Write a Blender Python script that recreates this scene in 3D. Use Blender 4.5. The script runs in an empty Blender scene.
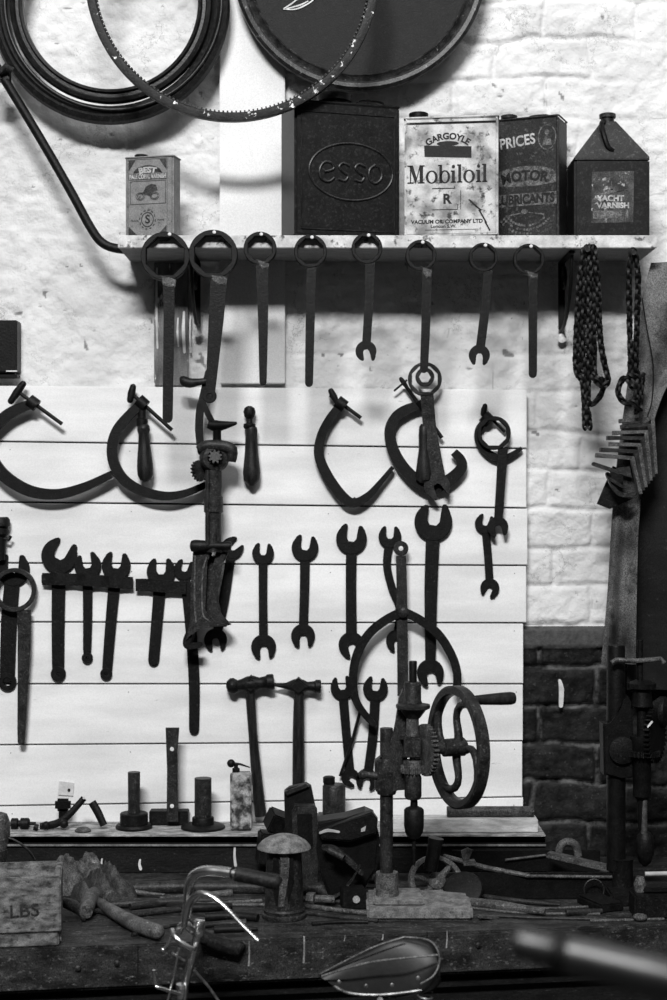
import bpy, bmesh, math, random
import numpy as np
from mathutils import Vector, Matrix
random.seed(7)
PI = math.pi
sc = bpy.context.scene
COL = sc.collection
# ------------------------------------------------------------------ measuring: photo pixel at a known depth -> metres
D, F, CX, CY, CZ = 4.0, 1600.0, 333.5, 500.0, 1.74
def W(px, py, Y):
    d = D + Y
    return Vector(((px-CX)*d/F, Y, CZ-(py-CY)*d/F))
def S(Y): return (D+Y)/F

# ------------------------------------------------------------------ materials
def nd(nt, t, **k):
    n = nt.nodes.new(t)
    for a, b in k.items(): setattr(n, a, b)
    return n
def mat(name, c1, c2=None, rough=.5, metal=0., scale=30., lo=.35, hi=.65, bump=.15, bscale=120., spec=.2, spot=None, spot_scale=25., spot_lo=.62, spot_hi=.68, stretch=None, detail=6, grain=None):
    m = bpy.data.materials.new(name); m.use_nodes = True
    nt = m.node_tree; L = nt.links
    b = nt.nodes['Principled BSDF']
    b.inputs['Roughness'].default_value = rough
    b.inputs['Metallic'].default_value = metal
    b.inputs['Specular IOR Level'].default_value = spec
    tc = nd(nt, 'ShaderNodeTexCoord')
    src = tc.outputs['Object']
    if stretch:
        mp = nd(nt, 'ShaderNodeMapping'); mp.inputs['Scale'].default_value = stretch
        L.new(src, mp.inputs['Vector']); src = mp.outputs['Vector']
    n = nd(nt, 'ShaderNodeTexNoise'); n.inputs['Scale'].default_value = scale; n.inputs['Detail'].default_value = detail
    L.new(src, n.inputs['Vector'])
    if c2 is None: c2 = c1*.55
    r = nd(nt, 'ShaderNodeValToRGB')
    r.color_ramp.elements[0].position = lo; r.color_ramp.elements[1].position = hi
    r.color_ramp.elements[0].color = (c2,)*3+(1,); r.color_ramp.elements[1].color = (c1,)*3+(1,)
    L.new(n.outputs['Fac'], r.inputs['Fac'])
    out = r.outputs['Color']
    if spot is not None:
        n2 = nd(nt, 'ShaderNodeTexNoise'); n2.inputs['Scale'].default_value = spot_scale; n2.inputs['Detail'].default_value = 8; n2.inputs['Roughness'].default_value = .65
        mp2 = nd(nt, 'ShaderNodeMapping'); mp2.inputs['Location'].default_value = (3.1, 1.7, 5.3)
        L.new(src, mp2.inputs['Vector']); L.new(mp2.outputs['Vector'], n2.inputs['Vector'])
        r2 = nd(nt, 'ShaderNodeValToRGB')
        r2.color_ramp.elements[0].position = spot_lo; r2.color_ramp.elements[1].position = spot_hi
        L.new(n2.outputs['Fac'], r2.inputs['Fac'])
        mx = nd(nt, 'ShaderNodeMixRGB'); L.new(r2.outputs['Color'], mx.inputs['Fac'])
        L.new(out, mx.inputs['Color1']); mx.inputs['Color2'].default_value = (spot,)*3+(1,)
        out = mx.outputs['Color']
    if grain is None: grain = .75 if c1 < .2 else .35 if c1 < .5 else .10
    if grain > 0:
        n4 = nd(nt, 'ShaderNodeTexNoise'); n4.inputs['Scale'].default_value = 430; n4.inputs['Detail'].default_value = 2
        L.new(tc.outputs['Object'], n4.inputs['Vector'])
        mr = nd(nt, 'ShaderNodeMapRange'); L.new(n4.outputs['Fac'], mr.inputs['Value'])
        mr.inputs['From Min'].default_value = .32; mr.inputs['From Max'].default_value = .68
        mr.inputs['To Min'].default_value = 1-grain; mr.inputs['To Max'].default_value = 1+grain
        vm = nd(nt, 'ShaderNodeVectorMath', operation='SCALE'); L.new(out, vm.inputs[0]); L.new(mr.outputs['Result'], vm.inputs['Scale'])
        out = vm.outputs['Vector']
    L.new(out, b.inputs['Base Color'])
    if bump > 0:
        n3 = nd(nt, 'ShaderNodeTexNoise'); n3.inputs['Scale'].default_value = bscale; n3.inputs['Detail'].default_value = 5
        L.new(src, n3.inputs['Vector'])
        bp = nd(nt, 'ShaderNodeBump'); bp.inputs['Strength'].default_value = bump; bp.inputs['Distance'].default_value = .0022
        L.new(n3.outputs['Fac'], bp.inputs['Height']); L.new(bp.outputs['Normal'], b.inputs['Normal'])
    return m
IRON = mat('dark iron', .007, .003, rough=.5, scale=60, bump=.35, bscale=260, spot=.035, spot_scale=190, spot_lo=.58, spot_hi=.74, spec=.16)
IRON2 = mat('worn iron', .026, .008, rough=.45, scale=45, bump=.4, bscale=220, spot=.075, spot_scale=170, spot_lo=.55, spot_hi=.72)
IRONL = mat('grey cast iron', .085, .03, rough=.5, scale=50, bump=.4, bscale=200, spot=.18, spot_scale=160, spot_lo=.55, spot_hi=.72)
BLACK = mat('black japanned iron', .006, .003, rough=.45, scale=40, bump=.3, bscale=200, spot=.022, spot_scale=160, spot_lo=.62, spot_hi=.72, spec=.16)
WOODH = mat('dark handle wood', .020, .006, rough=.45, scale=20, stretch=(6, 6, 1), bump=.25, bscale=90)
CHROME = mat('chrome', .92, .75, rough=.27, metal=1., scale=60, bump=.03, grain=0)
STEEL  = mat('dull steel', .35, .15, rough=.35, metal=.8, scale=60, bump=.15)
RUBBER = mat('tyre rubber', .012, .005, rough=.5, scale=80, bump=.5, bscale=300, spot=.035, spot_scale=140, spot_lo=.55, spot_hi=.7)
RIMM = mat('rim enamel', .014, .006, rough=.35, scale=60, bump=.2, bscale=150, spot=.06, spot_scale=150, spot_lo=.6, spot_hi=.7)
DISCM = mat('disc black', .005, .002, rough=.6, scale=60, bump=.4, bscale=260, spot=.014, spot_scale=200, spot_lo=.55, spot_hi=.7, spec=.2)
CHIP = mat('chipped paint', .020, .008, rough=.5, scale=60, bump=.4, bscale=200, spot=.75, spot_scale=46, spot_lo=.615, spot_hi=.64)
BOARDM = mat('white board paint', .84, .66, rough=.6, scale=5, bump=.12, bscale=60, stretch=(.6, 1, 3), spot=.30, spot_scale=34, spot_lo=.69, spot_hi=.75, grain=.06)
DARKM  = mat('black gap and shadow line', .008, rough=.9, bump=0)
SHELFM = mat('flaking white shelf paint', .66, .38, rough=.6, scale=30, bump=.5, bscale=120, spot=.10, spot_scale=40, spot_lo=.57, spot_hi=.64)
SHELFU = mat('grey shelf wood', .30, .18, rough=.7, scale=20, bump=.3, stretch=(1, 8, 8))
CANB = mat('black tin', .0085, .004, rough=.42, scale=30, bump=.12, bscale=200, spot=.03, spot_scale=120, spot_lo=.52, spot_hi=.72)
CANR = mat('rusted tin', .020, .006, rough=.5, scale=14, bump=.2, bscale=180, spot=.07, spot_scale=120, spot_lo=.54, spot_hi=.72)
CANG = mat('grey printed tin', .21, .15, grain=.3, rough=.5, scale=40, bump=.1, bscale=120, spot=.06, spot_scale=60, spot_lo=.60, spot_hi=.70)
CANW = mat('stained cream tin', .52, .17, rough=.45, scale=20, bump=.1, bscale=120, spot=.03, spot_scale=38, spot_lo=.54, spot_hi=.63, lo=.38, hi=.58)
INK    = mat('black ink', .012, .006, rough=.6, bump=0)
INKG = mat('faded grey print', .045, .02, rough=.6, bump=0)
PRINT = mat('pale print', .50, .22, rough=.6, scale=70, bump=0, grain=.15)
PRINTD = mat('worn pale print', .12, .025, rough=.6, scale=70, bump=0)
EMB = mat('embossed tin', .020, .006, rough=.35, scale=50, bump=.2)
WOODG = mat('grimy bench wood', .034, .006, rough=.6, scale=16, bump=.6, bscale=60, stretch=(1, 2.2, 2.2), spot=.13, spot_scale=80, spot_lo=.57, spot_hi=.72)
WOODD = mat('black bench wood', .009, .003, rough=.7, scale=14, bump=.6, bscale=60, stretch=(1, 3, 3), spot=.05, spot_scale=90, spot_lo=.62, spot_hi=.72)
WOODL  = mat('dusty ledge top', .42, .12, rough=.7, scale=26, bump=.4, bscale=80, stretch=(1, 3, 3), spot=.05, spot_scale=45, spot_lo=.60, spot_hi=.66)
BOXW = mat('weathered crate wood', .20, .035, rough=.75, scale=34, bump=.5, bscale=70, stretch=(1, 1.6, 2), spot=.012, spot_scale=60, spot_lo=.54, spot_hi=.66)
LEATH = mat('creased leather', .15, .022, rough=.5, scale=9, bump=.7, bscale=26, spot=.02, spot_scale=14, spot_lo=.55, spot_hi=.7, detail=8)
LEATHD = mat('dark leather', .008, .003, rough=.7, scale=12, bump=.6, bscale=40, spot=.02, spot_scale=80)
SADDLE = mat('black saddle leather', .006, .003, rough=.42, scale=40, bump=.12, bscale=60, spec=.28, grain=.5)
CLOTH  = mat('oily rag', .10, .02, rough=.85, scale=40, bump=.7, bscale=90, spot=.3, spot_scale=50, spot_lo=.64, spot_hi=.7)
DUST = mat('dusty casting', .20, .09, rough=.7, scale=60, bump=.5, bscale=180, spot=.05, spot_scale=120, spot_lo=.56, spot_hi=.68)
WHITE  = mat('white paint drip', .75, .5, rough=.6, bump=.1)
NAILM  = mat('bright nail', .8, .5, rough=.35, scale=80, bump=0)
FLOORM = mat('dirty concrete', .05, .03, rough=.8, scale=8, bump=.3)
POLISH = mat('polished pipe', .07, .045, rough=.42, metal=.9, scale=20, bump=.1, grain=0)

# ------------------------------------------------------------------ object helpers
ORG = {}
def tag(o, label=None, cat=None, group=None, kind=None):
    if label: o['label'] = label
    if cat: o['category'] = cat
    if group: o['group'] = group
    if kind: o['kind'] = kind
    return o
def thing(name, label, cat, loc, group=None, rotz=0):
    o = bpy.data.objects.new(name, None); COL.objects.link(o)
    o.empty_display_size = .02
    o.location = loc; o.rotation_euler = (0, 0, rotz)
    ORG[o.name] = (Vector(loc), rotz)
    return tag(o, label, cat, group)

class MB:
    def __init__(s): s.bm = bmesh.new()
    # flat polygon prism in photo pixels at depth Y (front), going back t metres
    def plate(s, pts, Y, t, bev=.0012):
        fr = [s.bm.verts.new(W(x, y, Y)) for x, y in pts]
        bk = [s.bm.verts.new(v.co + Vector((0, t, 0))) for v in fr]
        n = len(pts)
        f = s.bm.faces.new(fr); s.bm.faces.new(bk[::-1])
        for i in range(n):
            j = (i+1) % n
            s.bm.faces.new((fr[j], fr[i], bk[i], bk[j]))
        if bev:
            try: bmesh.ops.bevel(s.bm, geom=list(f.edges), offset=bev, segments=2, affect='EDGES', clamp_overlap=True)
            except Exception: pass
        return s
    def ribbon(s, pts, wid, Y, t, bev=.0012, rnd=True, smooth=6):
        P = crv(pts, smooth) if len(pts) > 2 and smooth else [Vector((a, b)) for a, b in pts]
        n = len(P)
        if not hasattr(wid, '__len__'): wid = [wid, wid]
        def wd(k):
            f = k/(n-1)*(len(wid)-1); i = min(int(f), len(wid)-2)
            return wid[i]*(1-(f-i))+wid[i+1]*(f-i)
        Lf, R = [], []
        for i in range(n):
            T = (P[min(i+1, n-1)]-P[max(i-1, 0)]).normalized(); N = Vector((-T.y, T.x)); h = wd(i)/2
            Lf.append(P[i]+N*h); R.append(P[i]-N*h)
        def cap(c, T, h, sgn):
            N = Vector((-T.y, T.x)); return [c + N*h*math.cos(a)*sgn + T*h*math.sin(a)*sgn for a in (PI*.2, PI*.4, PI*.6, PI*.8)]
        out = list(Lf)
        r0, r1 = rnd if isinstance(rnd, tuple) else (rnd, rnd)
        if r1: out += cap(P[-1], (P[-1]-P[-2]).normalized(), wd(n-1)/2, 1)
        out += R[::-1]
        if r0: out += cap(P[0], (P[1]-P[0]).normalized(), wd(0)/2, -1)
        return s.plate([(p.x, p.y) for p in out], Y, t, bev)
    def ring(s, cx, cy, R, r, Y, t, nin=8, rot=0, ry=None, nout=32, sq=1.):
        N = 32; k = S(Y)
        def inner(a):
            if nin >= 30: return r
            q = 2*PI/nin; b = (a-rot) % q - q/2
            return r*math.cos(q/2)/math.cos(b)
        vo, vi = [], []
        for i in range(N):
            a = 2*PI*i/N
            vo.append((cx+R*math.cos(a), cy+R*sq*math.sin(a))); q = inner(a)
            vi.append((cx+q*math.cos(a), cy+q*sq*math.sin(a)))
        rows = []
        c = min(.0014, (R-r)*k*.3)
        def shr(p, f): return (cx+(p[0]-cx)*f, cy+(p[1]-cy)*f)
        fo = 1-c/k/R; fi = 1+c/k/r
        prof = [(vi, 1, c), (vi, fi, 0), (vo, fo, 0), (vo, 1, c), (vo, 1, t), (vi, 1, t)]
        for src, f, dy in prof:
            rows.append([s.bm.verts.new(W(*shr(p, f), Y)+Vector((0, dy, 0))) for p in src])
        m = len(rows)
        for a in range(m):
            b = (a+1) % m
            for i in range(N):
                j = (i+1) % N
                s.bm.faces.new((rows[a][i], rows[a][j], rows[b][j], rows[b][i]))
        return s
    def tube(s, pts, rad, n=10, smooth=0, sq=1.):
        P = [Vector(p) for p in pts]
        if smooth and len(P) > 2: P = crv3(P, smooth)
        m = len(P)
        if not hasattr(rad, '__len__'): rad = [rad, rad]
        def rr(k):
            f = k/(m-1)*(len(rad)-1); i = min(int(f), len(rad)-2)
            return rad[i]*(1-(f-i))+rad[i+1]*(f-i)
        T = [(P[min(i+1, m-1)]-P[max(i-1, 0)]).normalized() for i in range(m)]
        up = Vector((0, 1, 0)) if abs(T[0].y) < .9 else Vector((0, 0, 1))
        u = (up - T[0]*up.dot(T[0])).normalized(); rows = []
        for i in range(m):
            u = (u - T[i]*u.dot(T[i])).normalized(); v = T[i].cross(u)
            r = rr(i)
            rows.append([s.bm.verts.new(P[i]+u*math.cos(2*PI*k/n)*r*sq+v*math.sin(2*PI*k/n)*r) for k in range(n)])
        for i in range(m-1):
            for k in range(n):
                j = (k+1) % n
                s.bm.faces.new((rows[i][k], rows[i][j], rows[i+1][j], rows[i+1][k]))
        s.bm.faces.new(rows[0][::-1]); s.bm.faces.new(rows[-1])
        return s
    def ptube(s, pts, rad, Y=None, n=10, smooth=0, sq=1.):   # pts (px,py[,Y]); radius in px
        Q = [W(p[0], p[1], p[2] if len(p) > 2 else Y) for p in pts]
        Y0 = pts[0][2] if len(pts[0]) > 2 else Y
        k = S(Y0)
        R = [q*k for q in rad] if hasattr(rad, '__len__') else rad*k
        return s.tube(Q, R, n, smooth, sq)
    def lathe(s, prof, org, axis=(0, 0, 1), n=24, close=False):
        A = Vector(axis).normalized()
        up = Vector((0, 1, 0)) if abs(A.y) < .9 else Vector((0, 0, 1))
        u = (up-A*up.dot(A)).normalized(); v = A.cross(u); O = Vector(org)
        rows = []
        for r, h in prof:
            rows.append([s.bm.verts.new(O+A*h+(u*math.cos(2*PI*k/n)+v*math.sin(2*PI*k/n))*max(r, 1e-4)) for k in range(n)])
        m = len(rows)
        for i in range(m if close else m-1):
            q = (i+1) % m
            for k in range(n):
                j = (k+1) % n
                s.bm.faces.new((rows[i][k], rows[i][j], rows[q][j], rows[q][k]))
        if not close:
            s.bm.faces.new(rows[0][::-1]); s.bm.faces.new(rows[-1])
        return s
    def vlathe(s, prof, px, Y, n=24):   # vertical turned piece: prof = [(radius px, py)]
        k = S(Y); O = W(px, 500, Y)
        return s.lathe([(r*k, -(py-500)*k) for r, py in prof][::-1], O, (0, 0, 1), n)
    def box(s, c, size, rot=None, bev=.0015, M=None):
        r = bmesh.ops.create_cube(s.bm, size=1.0)
        vs = r['verts']
        for v in vs: v.co = Vector((v.co.x*size[0], v.co.y*size[1], v.co.z*size[2]))
        if bev:
            es = {e for v in vs for e in v.link_edges}
            g = bmesh.ops.bevel(s.bm, geom=list(es), offset=bev, segments=2, affect='EDGES')
            vs = list({v for v in g['verts']} | {v for v in vs if v.is_valid})
        X = Matrix.Translation(Vector(c))
        if rot: X = X @ Matrix.Rotation(rot[2], 4, 'Z') @ Matrix.Rotation(rot[1], 4, 'Y') @ Matrix.Rotation(rot[0], 4, 'X')
        if M: X = M @ X
        for v in vs: v.co = X @ v.co
        return s
    def pbox(s, x0, y0, x1, y1, Y, t, bev=.0015):   # box whose front face is the px rectangle at depth Y
        a, b = W(x0, y1, Y), W(x1, y0, Y)
        return s.box(((a.x+b.x)/2, Y+t/2, (a.z+b.z)/2), (abs(b.x-a.x), t, abs(b.z-a.z)), bev=bev)
    def prism(s, pts, t, M, bev=0):
        a = [s.bm.verts.new(M @ Vector((x, y, 0))) for x, y in pts]
        b = [s.bm.verts.new(M @ Vector((x, y, t))) for x, y in pts]
        f = s.bm.faces.new(a[::-1]); g = s.bm.faces.new(b)
        for i in range(len(pts)):
            j = (i+1) % len(pts); s.bm.faces.new((a[i], a[j], b[j], b[i]))
        if bev: bmesh.ops.bevel(s.bm, geom=list(set(f.edges) | set(g.edges)), offset=bev, segments=2, affect='EDGES')
        return s
    def gear(s, c, axis, ro, ri, teeth, t):
        A = Vector(axis).normalized(); q = A.to_track_quat('Z', 'Y').to_matrix().to_4x4()
        pts = []
        for i in range(teeth):
            for f, r in ((0, ri), (.2, ro), (.5, ro), (.7, ri)):
                a = 2*PI*(i+f)/teeth; pts.append((r*math.cos(a), r*math.sin(a)))
        return s.prism(pts, t, Matrix.Translation(Vector(c)-A*t/2) @ q)
    def sphere(s, c, r, sc_=(1, 1, 1), seg=16):
        g = bmesh.ops.create_uvsphere(s.bm, u_segments=seg, v_segments=seg//2+2, radius=r)
        for v in g['verts']: v.co = Vector((v.co.x*sc_[0], v.co.y*sc_[1], v.co.z*sc_[2]))+Vector(c)
        return s

def crv(pts, n):
    P = [Vector((p[0], p[1])) for p in pts]; out = []
    for i in range(len(P)-1):
        a, b, c, d = P[max(i-1, 0)], P[i], P[i+1], P[min(i+2, len(P)-1)]
        for k in range(n):
            t = k/n
            out.append(.5*((2*b)+(c-a)*t+(2*a-5*b+4*c-d)*t*t+(3*b-a-3*c+d)*t**3))
    out.append(P[-1]); return out
def crv3(P, n):
    out = []
    for i in range(len(P)-1):
        a, b, c, d = P[max(i-1, 0)], P[i], P[i+1], P[min(i+2, len(P)-1)]
        for k in range(n):
            t = k/n
            out.append(.5*((2*b)+(c-a)*t+(2*a-5*b+4*c-d)*t*t+(3*b-a-3*c+d)*t**3))
    out.append(P[-1]); return out

def build(name, mb, m, parent=None, smooth=True, local=False, ang=38):
    bm = mb.bm
    bmesh.ops.recalc_face_normals(bm, faces=bm.faces)
    loc = Vector((0, 0, 0))
    if parent is not None and not local:
        o0, rz = ORG[parent.name]
        X = (Matrix.Translation(o0) @ Matrix.Rotation(rz, 4, 'Z')).inverted()
        for v in bm.verts: v.co = X @ v.co
    if parent is None:
        xs = [v.co for v in bm.verts]
        loc = Vector(((min(v.x for v in xs)+max(v.x for v in xs))/2, (min(v.y for v in xs)+max(v.y for v in xs))/2, min(v.z for v in xs)))
        for v in bm.verts: v.co -= loc
    if smooth:
        for f in bm.faces: f.smooth = True
        lim = math.radians(ang)
        for e in bm.edges:
            if len(e.link_faces) == 2: e.smooth = e.calc_face_angle(0) < lim
    me = bpy.data.meshes.new(name); bm.to_mesh(me); bm.free()
    me.materials.append(m)
    o = bpy.data.objects.new(name, me); COL.objects.link(o)
    if parent is not None:
        o.parent = parent; ORG[o.name] = ORG[parent.name]
    else:
        o.location = loc; ORG[o.name] = (loc, 0)
    return o
def solo(name, mb, m, label, cat, group=None, **k):
    return tag(build(name, mb, m, None, **k), label, cat, group)
def struct(name, mb, m, parent=None, **k):
    o = build(name, mb, m, parent, **k); o['kind'] = 'structure'; return o

# text ---------------------------------------------------------------
_tc = {}
def glyphs(s, size, bold=0.):
    cu = bpy.data.curves.new('t', 'FONT'); cu.body = s; cu.size = size; cu.offset = bold; cu.extrude = 0.0004
    cu.align_x = 'CENTER'; cu.align_y = 'CENTER'; cu.resolution_u = 4
    o = bpy.data.objects.new('t', cu); COL.objects.link(o)
    dg = bpy.context.evaluated_depsgraph_get(); dg.update()
    me = bpy.data.meshes.new_from_object(o.evaluated_get(dg))
    V = [v.co.copy() for v in me.vertices]; Fc = [tuple(p.vertices) for p in me.polygons]
    bpy.data.objects.remove(o); bpy.data.curves.remove(cu); bpy.data.meshes.remove(me)
    return V, Fc
def text(mb, s, size, M, bold=0., sx=1., arc=None):
    """M maps local (x right, y up, z out) to world; arc = radius for text bent upwards"""
    V, Fc = glyphs(s, size, bold)
    vs = []
    for v in V:
        x, y = v.x*sx, v.y
        if arc:
            a = x/arc; x, y = (arc+y)*math.sin(a), (arc+y)*math.cos(a)-arc
        vs.append(mb.bm.verts.new(M @ Vector((x, y, v.z))))
    for f in Fc:
        try: mb.bm.faces.new([vs[i] for i in f])
        except Exception: pass

# ================================================================== SETTING
def vnoise(x, z, s, seed):
    rng = np.random.RandomState(seed); G = rng.rand(256, 256)
    x = x*s+37.3; z = z*s+11.7
    xi = np.floor(x).astype(int); zi = np.floor(z).astype(int); fx = x-xi; fz = z-zi
    fx = fx*fx*(3-2*fx); fz = fz*fz*(3-2*fz)
    g = lambda a, b: G[a % 256, b % 256]
    return (g(xi, zi)*(1-fx)+g(xi+1, zi)*fx)*(1-fz)+(g(xi, zi+1)*(1-fx)+g(xi+1, zi+1)*fx)*fz
def brick_wall():
    x0, x1, z0, z1, st = -1.25, 1.25, .55, 3.15, .0052
    nx, nz = int((x1-x0)/st), int((z1-z0)/st)
    X, Z = np.meshgrid(np.linspace(x0, x1, nx), np.linspace(z0, z1, nz))
    wx = X+(vnoise(X, Z, 9, 1)-.5)*.022+(vnoise(X, Z, 30, 2)-.5)*.008
    wz = Z+(vnoise(X, Z, 7, 3)-.5)*.020+(vnoise(X, Z, 28, 4)-.5)*.008
    ch, bl = .098, .225
    zz = wz-(CZ-(627-CY)*.0025)+.0
    row = np.floor(zz/ch); fz = zz/ch-row
    xx = wx+.5*bl*(row % 2)+vnoise(row*3.3, row*0, 1, 9)*.08
    fx = xx/bl-np.floor(xx/bl)
    dz = np.minimum(fz, 1-fz)*ch; dx = np.minimum(fx, 1-fx)*bl
    d = np.minimum(dz, dx)
    mort = np.clip(1-d/.011, 0, 1); mort = mort*mort*(3-2*mort)
    white = (Z > CZ-(627-CY)*.0025)
    amt = np.where(white, .0015+.0055*np.clip((vnoise(X, Z, 3.1, 6)-.40)*3, 0, 1), .013)
    leftfade = np.clip((X+.15)/.3, 0, 1)*.65+.35
    amt = np.where(white, amt*leftfade, amt)
    h = -mort*amt + (vnoise(X, Z, 14, 5)-.5)*.009+(vnoise(wx, wz, 45, 8)-.5)*.0055+(vnoise(wx, wz, 95, 18)-.5)*.003+(vnoise(X, Z, 4, 8)-.5)*.012
    crack = np.clip(mort*1.5-.75, 0, 1)*np.clip((vnoise(X, Z, 11, 12)-.50)*6, 0, 1)*np.clip((vnoise(X, Z, 40, 13)-.35)*5, 0, 1)*np.where(white, leftfade, 1)
    pits = np.clip((vnoise(wx*.9+wz*.5, wz, 70, 21)*vnoise(X, Z, 31, 22)-.66)*9, 0, 1)
    crack = np.clip(crack+pits, 0, 1)
    h -= pits*.003
    # projecting painted band at the foot of the white wall
    zb = CZ-(627-CY)*.0025
    band = np.clip((zb-Z)/.006, 0, 1)*np.clip((Z-(zb-.055))/.006, 0, 1)
    h = h*(1-band)+band*(.010+(vnoise(X, Z, 30, 8)-.5)*.002)
    h = np.clip(h, -.03, .012)
    co = np.stack([X, .010-h, Z], -1).reshape(-1, 3)
    me = bpy.data.meshes.new('wall_back')
    I = np.arange(nx*nz).reshape(nz, nx)
    q = np.stack([I[:-1, :-1], I[:-1, 1:], I[1:, 1:], I[1:, :-1]], -1).reshape(-1, 4)
    me.from_pydata(co.tolist(), [], q.tolist())
    at = me.attributes.new('cav', 'FLOAT', 'POINT'); at.data.foreach_set('value', crack.reshape(-1).astype(np.float32))
    at = me.attributes.new('mort', 'FLOAT', 'POINT'); at.data.foreach_set('value', mort.reshape(-1).astype(np.float32))
    me.polygons.foreach_set('use_smooth', [True]*len(me.polygons))
    m = bpy.data.materials.new('painted brick'); m.use_nodes = True; nt = m.node_tree; L = nt.links
    b = nt.nodes['Principled BSDF']; b.inputs['Roughness'].default_value = .6; b.inputs['Specular IOR Level'].default_value = .12
    geo = nd(nt, 'ShaderNodeNewGeometry'); sx = nd(nt, 'ShaderNodeSeparateXYZ'); L.new(geo.outputs['Position'], sx.inputs[0])
    def noise(s, d=6, rough=.6, off=0):
        mp = nd(nt, 'ShaderNodeMapping'); mp.inputs['Location'].default_value = (off, off, off)
        L.new(geo.outputs['Position'], mp.inputs['Vector'])
        n = nd(nt, 'ShaderNodeTexNoise'); n.inputs['Scale'].default_value = s; n.inputs['Detail'].default_value = d; n.inputs['Roughness'].default_value = rough
        L.new(mp.outputs['Vector'], n.inputs['Vector']); return n.outputs['Fac']
    def ramp(fac, p0, c0, p1, c1):
        r = nd(nt, 'ShaderNodeValToRGB'); e = r.color_ramp.elements
        e[0].position = p0; e[1].position = p1; e[0].color = (c0,)*3+(1,); e[1].color = (c1,)*3+(1,)
        L.new(fac, r.inputs['Fac']); return r.outputs['Color']
    def mix(fac, a, c, mode='MIX'):
        n = nd(nt, 'ShaderNodeMixRGB'); n.blend_type = mode
        for s_, v in ((n.inputs['Fac'], fac), (n.inputs['Color1'], a), (n.inputs['Color2'], c)):
            if isinstance(v, (int, float)): s_.default_value = v if s_.name == 'Fac' else (v,)*3+(1,)
            else: L.new(v, s_)
        return n.outputs['Color']
    cav = nd(nt, 'ShaderNodeAttribute', attribute_name='cav').outputs['Fac']
    mo = nd(nt, 'ShaderNodeAttribute', attribute_name='mort').outputs['Fac']
    w = ramp(noise(5), .3, .56, .65, .72)
    ck = noise(9, 10, .75, 2); w = mix(ramp(ck, .655, 0, .675, .75), w, .22); w = mix(ramp(noise(16, 9, .72, 9), .68, 0, .71, .8), w, .12)
    w = mix(ramp(noise(40, 8, .7, 4), .63, 0, .70, 1), w, .45)
    w = mix(ramp(cav, .45, 0, .95, .85), w, .13)
    dk = ramp(noise(28, 8, .7), .38, .005, .68, .022)
    dk = mix(ramp(noise(90, 6, .7, 3), .6, 0, .75, 1), dk, .09)
    dk = mix(ramp(mo, .15, 0, .7, 1), dk, ramp(noise(22, 7, .7, 7), .42, .012, .66, .13))
    vo = nd(nt, 'ShaderNodeTexVoronoi', feature='DISTANCE_TO_EDGE'); vo.inputs['Scale'].default_value = 7.5
    nz_ = nd(nt, 'ShaderNodeTexNoise'); nz_.inputs['Scale'].default_value = 7; nz_.inputs['Detail'].default_value = 8; nz_.inputs['Roughness'].default_value = .7
    L.new(geo.outputs['Position'], nz_.inputs['Vector'])
    sc_ = nd(nt, 'ShaderNodeVectorMath', operation='SCALE'); L.new(nz_.outputs['Color'], sc_.inputs[0]); sc_.inputs['Scale'].default_value = .35
    ad = nd(nt, 'ShaderNodeVectorMath', operation='ADD'); L.new(geo.outputs['Position'], ad.inputs[0]); L.new(sc_.outputs['Vector'], ad.inputs[1])
    L.new(ad.outputs['Vector'], vo.inputs['Vector'])
    line = ramp(vo.outputs['Distance'], .0, 1, .016, 0); msk = ramp(noise(6, 5, .6, 13), .50, 0, .58, .85)
    w = mix(mix(1.0, line, msk, 'MULTIPLY'), w, .16)
    # soot band just under the white paint
    fz = nd(nt, 'ShaderNodeMath', operation='GREATER_THAN'); L.new(sx.outputs['Z'], fz.inputs[0]); fz.inputs[1].default_value = zb+.001
    fb = nd(nt, 'ShaderNodeMath', operation='GREATER_THAN'); L.new(sx.outputs['Z'], fb.inputs[0]); fb.inputs[1].default_value = zb-.054
    bandc = ramp(noise(60, 7, .7), .35, .05, .7, .10)
    col = mix(fz.outputs[0], mix(fb.outputs[0], dk, bandc), w)
    L.new(col, b.inputs['Base Color'])
    bp = nd(nt, 'ShaderNodeBump'); bp.inputs['Strength'].default_value = .6; bp.inputs['Distance'].default_value = .005
    L.new(noise(110, 6), bp.inputs['Height']); L.new(bp.outputs['Normal'], b.inputs['Normal'])
    me.materials.append(m)
    o = bpy.data.objects.new('wall_back', me); COL.objects.link(o); o['kind'] = 'structure'
brick_wall()
struct('floor', MB().box((0, -1.9, -.02), (5, 5, .04), bev=0), FLOORM)
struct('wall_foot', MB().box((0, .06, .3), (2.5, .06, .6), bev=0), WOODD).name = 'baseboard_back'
# vertical flat board let into the wall behind the shelf
tb = MB(); a = W(220, 384, -.006); b_ = W(285, -40, -.006)
tb.box(((a.x+b_.x)/2, -.006, (a.z+b_.z)/2), (b_.x-a.x, .026, b_.z-a.z), bev=.002)
struct('trim_1', tb, mat('upright board paint', .74, .64, rough=.55, scale=4, bump=.12, bscale=40, spot=.5, spot_scale=24, spot_lo=.72, spot_hi=.78))

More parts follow.
